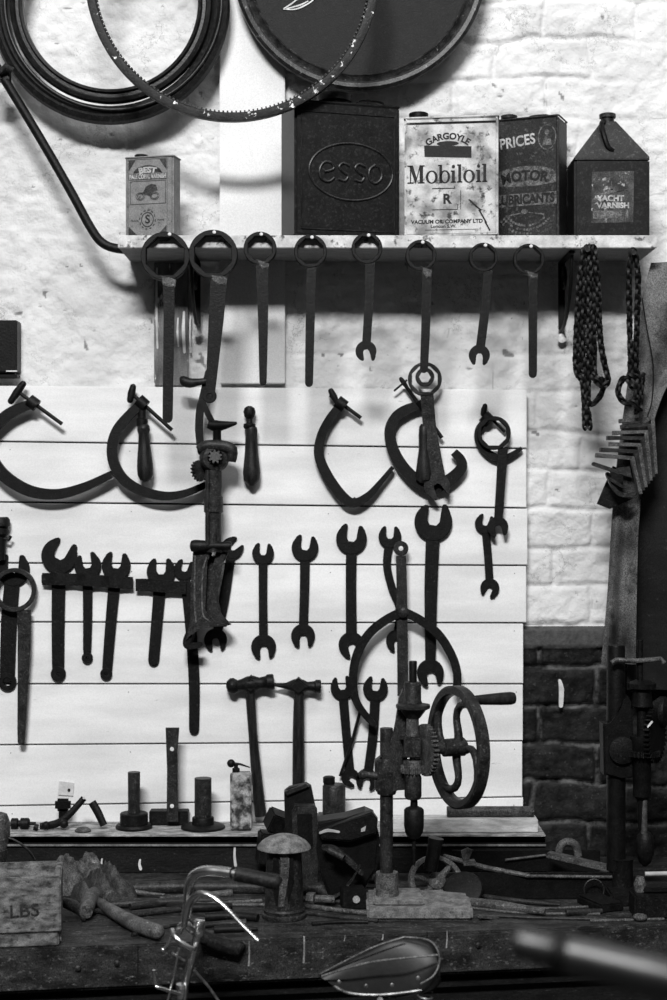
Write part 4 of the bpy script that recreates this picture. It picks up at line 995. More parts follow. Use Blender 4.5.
# loose ledge tools at left
def Lz(px, up, Y): return (W(px, 0, Y).x, Y, LZ+up*S(Y))
mb = MB(); mb.lathe([(.010, 0), (.013, .002), (.013, .016), (.008, .018), (.008, .022), (.0135, .024), (.0135, .042), (.010, .045), (.004, .046), (.004, .060)], Lz(11, 5.6, -.12), (1, 0, 0), 18); solo('pipe_fitting', mb, IRON, 'dark double-bossed pipe fitting lying at the ledge\'s left end', 'fitting')
mb = MB(); mb.tube([Lz(40, 4, -.13), Lz(52, 5, -.13), Lz(66, 12, -.13), Lz(84, 31, -.12)], [.008, .010, .009, .008], 10, smooth=3, sq=.6); t = thing('hinged_lever', 'hinged dark iron lever with a bright pin, propped on the ledge', 'lever', Lz(60, 0, -.13)); build('arm', mb, IRON, t)
mb = MB(); mb.lathe([(.003, 0), (.003, .002)], Vector(Lz(84, 32, -.128)), (0, -1, 0), 10); build('pin', mb, NAILM, t)
mb = MB(); mb.tube([Lz(38, 3, -.14), Lz(34, 4, -.14)], .008, 10); mb.sphere(Lz(46, 5, -.135), .010); mb.sphere(Lz(64, 7, -.14), .011); build('joint', mb, IRON, t)
mb = MB(); mb.tube([Lz(92, 27, -.12), Lz(98, 17, -.125), Lz(104, 4.5, -.13)], [.010, .010, .009], 12, sq=.6); solo('iron_wedge', mb, IRON, 'dark rounded iron bar leaning at the right of the loose ledge tools', 'bar')
mb = MB(); mb.box(Lz(63, 21, -.08), (.038, .02, .030), bev=.006); mb.box(Lz(63, 9, -.08), (.020, .016, .036), bev=.004); solo('small_block', mb, BLACK, 'small black rounded block standing among the loose ledge tools', 'block')
t = thing('wire_tag', 'pale square tag with a screw, leaning on the planks above the loose tools', 'tag', Lz(66, 14, BF-.01))
mb = MB(); mb.plate([(59, 781), (74, 783), (73, 796), (58, 795)], BF-.004, .003, bev=.0004); build('plate', mb, mat('tag grey', .68, .5, bump=.1), t)
mb = MB(); mb.lathe([(.004, 0), (.003, .003)], W(69, 790, BF-.004), (0, -1, 0), 10); build('screw', mb, IRON, t)
mb = MB(); mb.lathe([(.018, 0), (.020, .004), (.012, .010), (.002, .012)], Lz(83, 0, -.15), (0, 0, 1), 18); solo('worn_cap', mb, IRONL, 'low grey domed cap lying between the loose ledge tools', 'cap')

# ================================================================== BENCH TOP THINGS
def bz(px, up, Y): return (W(px, 0, Y).x, Y, BT+up*S(Y))   # point standing 'up' pixels above the bench top
def pyB(Y): return CY+.89*F/(D+Y)
# castings behind the stake
def bt(py): return None
def P(px, py, Y): return W(px, py, Y)
t = thing('slab_casting', 'tall dark iron slab with rounded shoulders leaning behind the stake', 'casting', bz(300, 0, -.30))
mb = MB(); mb.plate([(284, 792), (289, 788), (306, 784), (311, 787), (321, 836), (319, 884), (288, 884), (285, 830)], -.30, .03, bev=.004); build('slab', mb, IRON, t)
mb = MB(); mb.plate([(284, 792), (306, 784), (309, 787), (287, 796)], -.31, .02, bev=.002); build('edge', mb, IRON2, t)
t = thing('framed_casting', 'small upright iron frame with recessed face in front of the dark slab', 'casting', bz(305, 0, -.36))
mb = MB(); mb.plate([(292, 812), (295, 806), (314, 806), (317, 811), (319, 850), (320, 889), (293, 889), (293, 850)], -.36, .03, bev=.005); build('frame', mb, IRON2, t)
mb = MB(); mb.plate([(297, 814), (312, 814), (313, 846), (298, 846)], -.3615, .006, bev=.001); build('recess', mb, BLACK, t)
mb = MB(); mb.box(W(278, 822, -.24), (.052, .06, .045), rot=(.2, .4, .3), bev=.004); solo('iron_block', mb, IRON, 'small tilted dark iron block just right of the small oil tin', 'block')
mb = MB(); mb.box(W(276, 848, -.24), (.085, .06, .075), rot=(0, .1, .2), bev=.004); solo('iron_block', mb, IRON, 'bigger dark iron block just behind the mushroom stake, carrying the small tilted block', 'block')
t = thing('pump_casting', 'bulky black pierced iron casting between the stake and the drill column', 'casting', bz(350, 0, -.445))
mb = MB()
mb.plate([(318, 822), (345, 818), (365, 812), (374, 816), (380, 840), (377, 870), (360, 896), (345, 899), (330, 900), (322, 880), (316, 850)], -.445, .07, bev=.006)
build('body', mb, BLACK, t)
mb = MB(); mb.plate([(318, 832), (338, 824), (372, 812), (378, 820), (376, 834), (350, 842), (322, 840)], -.47, .03, bev=.004); build('flange', mb, IRON, t)
mb = MB(); mb.ribbon([(324, 848), (335, 850), (350, 862), (362, 874)], [5, 6, 6, 4], -.485, .014); mb.ribbon([(326, 902), (340, 894), (352, 880), (360, 866)], [1.5, 1.8, 1.8, 1.2], -.487, .014); build('rib', mb, IRON2, t)
mb = MB(); mb.ribbon([(320, 833), (328, 830.5), (339, 832)], [2, 3, 2], -.472, .004, bev=0); mb.plate([(361, 829), (366, 826), (365, 831), (361, 832)], -.472, .004, bev=0); build('slot', mb, mat('bright slot', .5, .3, bump=0), t)
mb = MB(); mb.tube([W(329, 850, -.495), W(344, 858, -.51)], .008, 12); build('lever', mb, IRON2, t)
# mushroom stake
YS_ = -.585
t = thing('mushroom_stake', 'mushroom-topped iron stake with a pale split dome standing on the bench', 'stake', bz(284, 0, YS_))
k = S(YS_); zb = BT
def stk(prof, m, name, n=32):
    mb = MB(); mb.lathe([(r*k, h*k) for r, h in prof], (W(284, 0, YS_).x, YS_, BT+.0005), (0, 0, 1), n); build(name, mb, m, t); return mb
stk([(22, 0), (22.5, 2), (22, 4), (20.5, 5), (20.5, 7), (21, 8), (20, 10)], IRON2, 'foot')
stk([(19.5, 9), (19, 30), (17.8, 55), (17.5, 68)], IRON2, 'column')
stk([(17, 67), (24, 67.5), (27, 69), (26.5, 71), (22, 76), (15, 80), (8, 82.3), (1, 83)], DUST, 'dome')
ps = pyB(YS_)
mb = MB(); yy = YS_-.044; mb.ribbon([(283, 852), (285, 862), (284, 880), (281, 905)], [9, 9, 8, 6], yy, .014); build('tongue', mb, IRONL, t)
mb = MB(); mb.ribbon([(276, 858), (276, 880), (277, 905)], [5, 8, 3], yy+.004, .010); mb.ribbon([(291, 858), (291, 880), (287, 905)], [4, 5, 3], yy+.004, .010); build('groove', mb, BLACK, t)

# hand-cranked drill press
YD = -.54
def vl(t, name, prof, px, m, Y=YD, n=26): mb = MB(); mb.vlathe(prof, px, Y, n); return build(name, mb, m, t)
t = thing('drill_press', 'hand-cranked bench drill press with a large spoked handwheel, centre bench', 'drill press', bz(387, 0, YD))
zb = BT
mb = MB(); mb.box((W(420, 0, YD).x-.004, -.535, BT+.0135), (.225, .17, .026), bev=.006); mb.box((W(398, 0, YD).x, -.535, BT+.030), (.11, .12, .012), bev=.005); build('base_plate', mb, DUST, t)
vl(t, 'column_socket', [(11, 872), (11.5, 874), (11.5, 898), (14, 902)], 387, IRONL)
vl(t, 'column', [(6.4, 728), (6.6, 730), (6.6, 880)], 386.5, IRON2)
mb = MB()
mb.plate([(375, 762), (380, 758), (386, 756), (391, 748), (396, 722), (399, 700), (403, 690), (407, 700), (406, 740), (408, 770), (410, 790), (396, 791), (378, 794), (375, 790)], YD-.018, .036, bev=.005)
mb.vlathe([(9, 758), (10.5, 762), (10.5, 790), (9, 794)], 386.5, YD)
build('head_casting', mb, IRON2, t)
mb = MB(); mb.ptube([(377, 776), (368, 775), (363, 775)], [4, 3.2, 4.6], YD-.01, n=12); mb.sphere(W(363, 775, YD-.01), .0095); build('clamp_screw', mb, IRON2, t)
YP = YD-.03
vl(t, 'feed_screw', [(3.6, 661), (4, 662), (4, 684)], 413, BLACK, YP)
vl(t, 'top_cap', [(8, 682), (8.7, 684), (8.7, 700), (9.5, 702), (9.5, 703)], 412.5, IRON2, YP)
vl(t, 'feed_wheel', [(8, 703), (17, 704.5), (17.2, 706), (17, 708), (13, 710), (7, 718)], 413, IRON2, YP)
vl(t, 'spindle', [(6.4, 718), (6.4, 738), (3, 738), (3, 800)], 412.5, IRONL, YP)
mb = MB(); mb.pbox(404, 737, 421, 758, YP-.018, .036, bev=.002); mb.pbox(400, 737, 406, 740, YP-.01, .02); mb.pbox(402, 755, 408, 758, YP-.01, .02); build('bearing_block', mb, IRON2, t)
mb = MB(); mb.gear(W(412.5, 769, YP), (0, 0, 1), 12*S(YP), 9.5*S(YP), 18, .016); mb.vlathe([(9, 760), (9.5, 764), (8, 776)], 412.5, YP); build('pinion', mb, IRONL, t)
GA = Vector((.93, .37, 0)).normalized()
gc = W(426, 750, YP)
mb = MB(); mb.gear(gc, GA, 26*S(YP), 22.5*S(YP), 34, .012); mb.lathe([(.05, -.004), (.042, .010), (.02, .016)], gc+GA*.0, GA, 30); build('bevel_gear', mb, IRONL, t)
vl(t, 'lower_sleeve', [(8.2, 776), (8.6, 778), (8.6, 796), (7, 799)], 413, IRON2, YP)
vl(t, 'chuck', [(3.5, 798), (3.8, 806), (8.5, 808), (10, 810), (10, 826), (9, 832), (5.5, 838), (2, 839)], 414, IRON, YP)
vl(t, 'drill_bit', [(1.8, 838), (1.8, 862), (.6, 866)], 414, IRON, YP)
# handwheel
wc = W(457.5, 747, YP+.02); kk = S(YP)
R = 61.5*kk
mb = MB(); mb.lathe([(R, -.011), (R+.0, .011), (R-.004, .0135), (R-.017, .012), (R-.020, .008), (R-.020, -.008), (R-.017, -.012), (R-.004, -.0135)], wc, GA, 72, close=True)
w_ = build('handwheel', mb, IRON2, t)
mb = MB(); mb.lathe([(.010, -.075), (.013, -.07), (.013, -.035), (.019, -.033), (.020, .014), (.013, .020), (.006, .022)], wc, GA, 24); o = build('hub', mb, IRON2, w_)
U = Vector((0, 0, 1)); V = GA.cross(U)
for q in range(4):
    a0 = math.radians(70+q*90); pts = []
    for i in range(9):
        f = i/8; a = a0+.55*math.sin(f*PI)-.25*f; r = .015+(R-.030)*f; pts.append(wc+(U*math.sin(a)+V*math.cos(a))*r)
    mb = MB(); mb.tube(pts, [.010, .008, .009], 10); build('spoke', mb, IRON2, w_)
hp_ = wc+(U*math.sin(math.radians(62))+V*-math.cos(math.radians(62))*-1*-1)*(R-.012)
hp_ = wc+(U*.88+V*.475)*(R-.010)+GA*.010; HA = GA
mb = MB(); mb.lathe([(.008, -.010), (.010, .004), (.011, .02), (.0135, .065), (.0140, .088), (.012, .096), (.004, .098)], hp_, HA, 20); build('crank_handle', mb, WOODH, w_)
mb = MB(); mb.tube([W(430, 748, YP), wc-GA*.06], .011, 14); build('axle', mb, IRON2, t)

# second drill press, right edge
YE = -.42
t = thing('drill_press', 'black hand drill press against the right edge, below the hide', 'drill press', bz(620, 0, YE))
vl(t, 'column', [(8.5, 645), (9, 647), (9.5, 720), (9.5, 870)], 616, BLACK, YE)
vl(t, 'column_socket', [(13, 858), (11.5, 862), (12.5, 890), (15, 902)], 621, IRON, YE)
mb = MB(); mb.box(bz(640, 6, -.42), (.16, .16, .03), bev=.004); mb.box(bz(600, 4, -.50), (.06, .10, .02), rot=(0, 0, .4), bev=.004); build('base_plate', mb, IRON, t)
mb = MB(); mb.plate([(603, 724), (612, 724), (618, 716), (624, 700), (628, 696), (633, 705), (634, 778), (622, 778), (604, 775)], YE-.03, .05, bev=.004); build('head_casting', mb, BLACK, t)
mb = MB(); mb.lathe([(.030, 0), (.030, .01), (.010, .014)], W(622, 750, YE-.03), (0, -1, 0), 26); build('boss', mb, IRON, t)
mb = MB(); mb.ptube([(612, 663), (616, 660), (636, 661), (661, 659), (664, 663)], 2.6, YE-.04, n=10); build('feed_bar', mb, IRONL, t)
vl(t, 'feed_screw', [(3, 640), (3, 700)], 640, BLACK, YE-.03)
vl(t, 'upper_sleeve', [(7, 680), (14, 683), (14, 688), (9, 690), (11, 706), (5, 710), (5, 740)], 642, BLACK, YE-.03)
vl(t, 'spindle', [(12, 736), (12, 750), (9, 755), (9, 796), (5, 800), (4, 830)], 642, BLACK, YE-.03)
vl(t, 'quill', [(3.2, 798), (3.2, 838)], 644, STEEL, YE-.035)
vl(t, 'chuck', [(5, 832), (8, 836), (9, 842), (9, 852), (6, 862), (2, 866)], 645, IRON, YE-.03)
mb = MB(); mb.gear(W(643, 753, YE-.03), (0, 0, 1), 17*S(YE), 13.5*S(YE), 24, .012); build('pinion', mb, IRON, t)
mb = MB(); mb.gear(W(655, 735, YE-.03), (.85, -.5, 0), 28*S(YE), 23*S(YE), 34, .012); build('bevel_gear', mb, BLACK, t)
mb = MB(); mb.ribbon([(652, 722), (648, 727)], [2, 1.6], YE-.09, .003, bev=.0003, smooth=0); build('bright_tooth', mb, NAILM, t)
mb = MB(); mb.lathe([(.02, -.02), (.035, 0), (.035, .012), (.02, .02)], W(660, 712, YE), (1, -.4, 0), 24); build('gear_cover', mb, IRON, t)

# pierced casting (star cover)
t = thing('pierced_cover', 'grey star-pierced round iron cover leaning beside the drill base', 'casting', bz(438, 0, -.40))
c = W(436, 882, -.40); mb = MB(); ax = Vector((.1, -.8, .55)).normalized()
mb.lathe([(.060, -.006), (.064, .0), (.060, .008), (.050, .008), (.048, 0), (.050, -.006)], c, ax, 40, close=True)
mb.lathe([(.020, -.008), (.020, .010), (.012, .014)], c, ax, 20)
u = ax.cross(Vector((1, 0, 0))).normalized(); v = ax.cross(u)
for q in range(6):
    a = q*PI/3+.2; d_ = u*math.sin(a)+v*math.cos(a); mb.tube([c+d_*.016, c+d_*.052], [.009, .006], 8)
build('web', mb, IRONL, t)
mb = MB(); mb.ptube([(430, 870, -.42), (434, 850, -.42), (436, 838, -.42)], [7, 7, 8], n=14); build('stub', mb, IRON, t)
mb = MB(); mb.lathe([(.024, 0), (.026, .003), (.026, .012), (.012, .014)], W(436, 834, -.30), (0, 0, 1), 6); 
mb.bm.free()
# long troughs and angle irons
t = thing('iron_trough', 'long black iron trough lying along the back right of the bench', 'trough', bz(530, 0, -.36))
def bar3(mb, a, b, w_, h_):
    a, b = Vector(a), Vector(b); d = b-a; L = d.length; X = d.normalized(); Z = Vector((0, 0, 1)); Y_ = Z.cross(X).normalized(); Z = X.cross(Y_)
    M = Matrix((X, Y_, Z)).transposed().to_4x4(); M.translation = (a+b)/2
    mb.box((0, 0, 0), (L, w_, h_), bev=.0015, M=M)
mb = MB(); bar3(mb, bz(448, 14, -.43), bz(620, 14, -.43), .008, .055); bar3(mb, bz(452, 18, -.24), bz(600, 18, -.24), .008, .05); bar3(mb, bz(500, 2, -.34), bz(610, 2, -.34), .19, .008); build('side', mb, BLACK, t)
mb = MB(); mb.tube([W(444, 856, -.36), W(487, 868, -.42), W(530, 876, -.44)], [.005, .006, .005], 8); mb.tube([W(505, 860, -.25), W(546, 855, -.25)], .003, 8); mb.tube([W(530, 876, -.44), W(612, 877, -.44)], .0035, 8); build('rim', mb, IRONL, t)
mb = MB(); bar3(mb, W(548, 854, -.30), W(612, 869, -.36), .030, .012); solo('angle_iron', mb, IRONL, 'pale-topped angle iron slanting to the foot of the right drill press', 'angle iron')
mb = MB(); mb.tube([W(558, 857, -.24), W(561, 846, -.24), W(568, 842, -.24), W(576, 846, -.24), W(578, 856, -.24)], .010, 12, smooth=4); solo('pipe_elbow', mb, IRONL, 'short curved pipe elbow standing behind the slanting angle iron', 'pipe')
mb = MB(); mb.plate([(463, 862), (461, 851), (467, 848), (473, 850), (468, 863)], -.40, .004); mb.plate([(462, 862), (475, 861), (478, 866), (464, 866)], -.41, .02); solo('metal_clip', mb, IRONL, 'tiny pale metal clip perched on the trough rim', 'clip')
mb = MB(); mb.tube([W(594, 890, -.46)+Vector((math.cos(a)*.022, 0, math.sin(a)*.024)) for a in [2*PI*i/24 for i in range(25)]], .0016, 6); solo('wire_ring', mb, IRON2, 'thin wire ring hanging on the trough beside the right drill press', 'ring')
# rods and files on the bench
rods = [
 ('long_file', 'long flat dark file lying in front of the trough', 'file', [(448, 899), (500, 906), (545, 912)], [4, 5.5, 3], -.50, IRONL),
 ('steel_rod', 'thin steel rod lying across the bench right of the drill base', 'rod', [(466, 907), (520, 913), (600, 914)], [1.5, 1.5, 1.5], -.56, IRONL),
 ('steel_rod', 'thin rod nearest the bench edge, right of the drill base', 'rod', [(478, 915), (540, 918), (640, 920)], [1.6, 1.6, 1.6], -.61, IRON2),
 ('pipe', 'fat dark pipe lying against the ledge riser behind the handlebars', 'pipe', [(120, 889), (200, 887), (330, 889)], [6.5, 6.5, 6.5], -.27, IRON2),
 ('file', 'dark tapered file lying behind the handlebar stem', 'file', [(105, 905), (150, 903), (250, 899)], [3, 4.5, 2], -.37, IRON2),
 ('steel_rod', 'pale thin rod lying behind the stake foot', 'rod', [(115, 898), (180, 904), (266, 905)], [2, 2, 2], -.42, IRONL),
 ('punch', 'stubby dark punch behind the handlebar curve', 'punch', [(168, 906), (195, 908), (232, 906)], [4, 5, 3], -.45, IRON),
 ('file', 'short black file close to the bike stem', 'file', [(205, 917), (235, 916), (258, 918)], [4, 4.5, 4], -.52, IRON),
 ('steel_rod', 'pale rod running from the stake foot towards the drill base', 'rod', [(306, 906), (345, 911), (410, 917)], [2.6, 2.6, 2], -.55, IRONL),
 ('steel_rod', 'dark rod beside the pale rod, right of the stake foot', 'rod', [(306, 913), (340, 917), (378, 921)], [2.2, 2.2, 2], -.60, IRON2),
 ('pipe', 'short grey pipe showing left of the drill column socket', 'pipe', [(354, 879), (365, 878), (376, 879)], [5, 5, 5], -.36, IRONL),
 ('pipe', 'thick grey pipe stub right of the stake', 'pipe', [(298, 890), (318, 889), (332, 894)], [6, 6, 5], -.34, IRONL),
 ('pipe', 'dark pipe lying behind the drill base between casting and column', 'pipe', [(335, 899), (360, 897), (378, 896)], [5, 5, 5], -.44, IRON2),
 ('rasp', 'dark rasp with worn wooden grip behind the bench hammer handle', 'rasp', [(124, 916), (155, 912), (192, 908)], [4.5, 3.4, 3], -.5, IRON2),
 ('chisel', 'pale flat chisel blade beside the fat pipe, left of the handlebar', 'chisel', [(160, 899), (195, 896), (232, 893)], [2.4, 3, 4], -.5, IRONL),
 ('steel_rod', 'short pale rod left of the stake column', 'rod', [(205, 903), (235, 902), (262, 901)], [2.2, 2.2, 2.2], -.5, IRONL),
 ('drift_pin', 'tapered drift pin lying beside the lower handlebar grip', 'pin', [(196, 927), (220, 924), (246, 923)], [2, 3, 4], -.5, IRON2),
 ('steel_rod', 'thin dark rod running under the end of the hammer handle', 'rod', [(132, 935), (160, 928), (180, 924)], [2, 2, 2], -.5, IRON2),
 ('screwdriver', 'dark screwdriver lying in front of the stake foot\'s left side', 'screwdriver', [(214, 930), (238, 929), (258, 929)], [3.6, 3.6, 1.6], -.5, IRON),
 ('steel_rod', 'dark rod stub between the stake and the big bolt', 'rod', [(300, 899), (320, 900), (345, 902)], [3, 3, 3], -.5, IRON2),
 ('round_file', 'round file lying on the bench just right of the pierced cover', 'file', [(462, 893), (500, 899), (560, 905)], [3, 3, 1.6], -.5, IRON2),
 ('steel_rod', 'thin pale rod pointing at the right drill press foot', 'rod', [(520, 909), (560, 908), (606, 906)], [1.4, 1.4, 1.4], -.5, IRONL),
 ('punch', 'stubby iron punch by the corner of the right drill press base', 'punch', [(566, 913), (585, 912), (602, 911)], [3.5, 3.5, 2.4], -.5, IRON2),
 ('steel_rod', 'thin rod along the bench edge below the small vice', 'rod', [(590, 921), (630, 920), (664, 919)], [1.5, 1.5, 1.5], -.5, IRONL),
 ('spanner_bar', 'long thin bar lying just in front of the pale rod at the drill base', 'bar', [(312, 924), (340, 922), (368, 922)], [2, 2, 2], -.5, IRON),
 ('cold_chisel', 'thick dark cold chisel between the hammer head and the chrome lever', 'chisel', [(130, 907), (150, 904), (182, 900)], [3.6, 4.4, 3.4], -.5, IRON2),
]
for nme, lab, cat, pts, rr, Y, m in rods:
    mb = MB(); Q = []
    for p, r_px in zip(pts, [rr[0], rr[1], rr[2]]):
        Q.append(Vector(W(p[0], p[1], Y)))
    zmin = BT+max(rr)*S(Y)*.8
    if Y > -.64:
        for q in Q: q.z = max(q.z, BT+.003) if False else q.z
        dz = (BT+rr[1]*S(Y)*.75)-sum(q.z for q in Q)/3
        # slide in depth so the piece rests on the bench where the photo shows it
        zt = BT+rr[1]*S(Y)*.8; out = []
        for p in pts:
            d = (CZ-zt)*F/(p[1]-CY); yy = max(min(d-D, -.21), BE((p[0]-CX)*d/F)+.012); out.append(Vector(((p[0]-CX)*d/F, yy, zt)))
        Q = out
    mb.tube(Q, [r*S(Y) for r in rr], 10, smooth=3)
    solo(nme, mb, m, lab, cat)
# nuts and cubes
mb = MB(); mb.lathe([(.010, 0), (.016, .001), (.016, .018), (.010, .019)], bz(307, 8, -.50), (1, -.3, 0), 6); mb.lathe([(.009, 0), (.009, .05)], bz(312, 8, -.50), (1, -.1, 0), 14); solo('bolt', mb, IRONL, 'big hex-headed bolt lying right of the stake foot', 'bolt')
t = thing('pierced_block', 'small dark cube with a bright round hole right of the bolt', 'block', bz(353, 0, -.50))
mb = MB(); mb.box((W(353, 0, -.50).x, -.50, BT+.0215), (.052, .05, .042), rot=(0, 0, .15), bev=.002); build('body', mb, IRON, t)
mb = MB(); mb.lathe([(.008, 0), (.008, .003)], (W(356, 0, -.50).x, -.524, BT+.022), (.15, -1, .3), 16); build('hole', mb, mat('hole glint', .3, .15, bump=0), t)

# crate at left
rz = math.atan(.145)
pc = onbeam(60, 939)+Vector((0, .012, 0)); zc = W(0, 877, pc.y).z
t = thing('wooden_crate', 'weathered wooden crate with faint stencilled letters at the left bench end', 'crate', (pc.x, pc.y, BT+.0005), rotz=rz)
hc = zc-BT
def cb(name, c, sz, bev=.003): mb = MB(); mb.box(c, sz, bev=bev); return build(name, mb, BOXW, t, local=True)
cb('front_board', (-.16, .007, hc*.60), (.32, .014, hc*.80)); cb('bottom_board', (-.162, .004, .013), (.316, .014, .025))
cb('end_board', (-.007, .075, hc/2), (.014, .12, hc-.002)); cb('end_board', (-.313, .075, hc/2), (.014, .12, hc-.002)); cb('back_board', (-.16, .142, hc/2), (.32, .014, hc)); cb('floor_board', (-.16, .075, .006), (.29, .12, .010))
mb = MB(); text(mb, 'LBS', .036, facem(-.072, hc*.52, -.0006) @ Matrix.Rotation(.05, 4, 'Z'), .0005, 1.1); build('stencil', mb, mat('stencil ink', .035, .015, bump=0), t, local=True, smooth=False)
# round wooden-handled thing standing in crate at left edge
t = thing('wooden_mallet', 'round-ended dark wooden handle standing up from the crate', 'mallet', W(0, 880, -.56))
mb = MB(); mb.vlathe([(2, 812), (7, 814), (10, 822), (10, 836), (7, 846), (6, 852)], 0, -.54, 22); build('grip', mb, IRONL, t)
mb = MB(); mb.vlathe([(7, 850), (7.5, 852), (6.5, 858), (8, 872), (8, 935)], 0, -.54, 22); build('shank', mb, IRON2, t)
mb = MB(); mb.ptube([(-6, 836), (12, 839), (28, 850), (38, 866), (42, 874)], 1.2, -.545, n=6, smooth=5); solo('wire', mb, BLACK, 'thin black wire arching out of the crate', 'wire')
# rag: crumpled cloth
def crumple(name, label, cat, px, Y, sx_, sy_, h, m, seed):
    rnd = random.Random(seed); mb = MB(); n = 40; rows = []
    ph = [(rnd.uniform(8, 26), rnd.uniform(8, 26), rnd.uniform(0, 6)) for _ in range(6)]
    cx = W(px, 0, Y).x
    for j in range(n+1):
        r = []
        for i in range(n+1):
            u, v = i/n*2-1, j/n*2-1; d = math.hypot(u, v)
            e = max(0, 1-d*d)**.6
            z = h*e*(.62+.14*sum(math.sin(a*u*.4+b*v*.4+c) for a, b, c in ph[:3]))+.014*(1-abs(math.sin(ph[4][0]*.35*u+ph[4][1]*v*.3+ph[4][2]+1.5*math.sin(4*v))))*e+.008*(1-abs(math.sin(7*u-9*v+2*math.sin(5*u))))*e
            f = 1/max(1, math.sqrt(max(u*u, v*v)+1e-9)*1.0) if d > 1 else 1
            uu, vv = (u/d, v/d) if d > 1 else (u, v)
            r.append(mb.bm.verts.new((cx+uu*sx_, Y+vv*sy_, BT+.001+max(0, z))))
        rows.append(r)
    for j in range(n):
        for i in range(n): mb.bm.faces.new((rows[j][i], rows[j][i+1], rows[j+1][i+1], rows[j+1][i]))
    bmesh.ops.remove_doubles(mb.bm, verts=mb.bm.verts, dist=1e-5)
    solo(name, mb, m, label, cat, ang=80)
crumple('rag', 'crumpled pale oily rag heaped behind the crate', 'rag', 74, -.34, .085, .07, .085, CLOTH, 2)
crumple('leather_glove', 'dark crumpled leather glove lying right of the rag', 'glove', 104, -.44, .075, .06, .072, mat('glove leather', .05, .015, rough=.6, scale=40, bump=.7, bscale=80), 5)
crumple('rag', 'small dark rag spread behind the wooden-handled hammer', 'rag', 70, -.28, .12, .05, .05, LEATHD, 8)
# hammer on the bench
t = thing('bench_hammer', 'heavy hammer with thick wooden handle lying beside the crate', 'hammer', bz(110, 0, -.55))
def rest(px, py, z): d = (CZ-z)*F/(py-CY); return Vector(((px-CX)*d/F, d-D, z))
zh = BT+.0165
mb = MB(); mb.tube([rest(99, 902, zh), rest(112, 911, zh), rest(135, 924, zh), rest(157, 932, zh)], [.010, .0135, .0165, .0160], 16, smooth=4); mb.sphere(rest(157, 932, zh), .0158); build('handle', mb, mat('hammer handle', .10, .03, rough=.5, scale=30, bump=.4, spot=.25, spot_scale=80, spot_lo=.64, spot_hi=.7), t)
mb = MB(); mb.tube([rest(86, 912, BT+.020), rest(91, 898, BT+.022), rest(103, 893, BT+.022), rest(112, 897, BT+.02)], [.014, .019, .018, .012], 14, smooth=4); build('head', mb, IRONL, t)
t = thing('pliers', 'dark iron pliers lying just right of the crate foot', 'pliers', bz(80, 0, -.58))
mb = MB(); mb.tube([bz(62, 12, -.56), bz(72, 10, -.57), bz(84, 6, -.60)], [.010, .013, .010], 12, smooth=3); mb.tube([bz(80, 8, -.59), bz(84, 3, -.63)], [.008, .004], 8); build('jaw', mb, IRON2, t)
mb = MB(); mb.tube([bz(84, 4, -.60), bz(98, 3.2, -.56), bz(112, 3.6, -.60)], [.006, .0055, .006], 10, smooth=3); build('handle', mb, IRON2, t)
# small screwdriver-like fork
t = thing('fork_tool', 'small two-pronged iron tool lying behind the bench hammer', 'tool', bz(130, 0, -.40))
mb = MB(); mb.tube([bz(134, 6, -.42), bz(150, 4, -.42), bz(165, 4, -.43)], [.006, .004, .003], 10); build('shank', mb, IRONL, t)
for dz_ in (-.012, .016): mb = MB(); mb.tube([bz(135, 6, -.42), Vector(bz(124, 7, -.41))+Vector((0, dz_, 0))+Vector((0, 0, max(0, dz_)*.5)), Vector(bz(116, 6, -.40))+Vector((0, dz_, max(0, dz_)*.5))], [.006, .005, .004], 8); build('prong', mb, IRON2, t)
# more right side clutter
t = thing('small_vice', 'small dark vice body at the foot of the right drill press', 'vice', bz(655, 0, -.56))
mb = MB(); mb.box(bz(655, 12, -.57), (.10, .07, .05), bev=.004); mb.box(bz(658, 27, -.56), (.07, .06, .010), bev=.002); build('body', mb, IRON, t)
mb = MB(); mb.lathe([(.010, 0), (.014, .02), (.008, .035)], bz(640, 22, -.57), (0, 0, 1), 16); build('screw', mb, IRONL, t)
mb = MB(); mb.tube([W(645, 874, -.50), W(690, 873, -.50)], .005, 10); solo('steel_rod', mb, mat('pale rod', .5, .3, bump=.1), 'bright short rod poking in at the right edge behind the vice', 'rod')
mb = MB(); mb.sphere(bz(640, 4, -.62), .012, (1.3, 1, .7)); solo('wing_nut', mb, IRONL, 'small pale round knob on the bench edge near the vice', 'knob')
def arcs(): return None
mb = MB(); mb.lathe([(.040, -.004), (.045, 0), (.042, .004), (.03, .006), (.002, .007)], Vector(bz(463, 14, -.47)), (-.2, -.7, .7), 30); solo('round_cover', mb, IRON, 'dark round cover tipped up beside the pierced cover', 'cover')
mb = MB(); mb.box(bz(487, 2, -.60), (.05, .02, .006), rot=(0, .2, .6), bev=.001); solo('metal_scrap', mb, IRONL, 'flat pale metal scrap by the drill base\'s right corner', 'scrap')

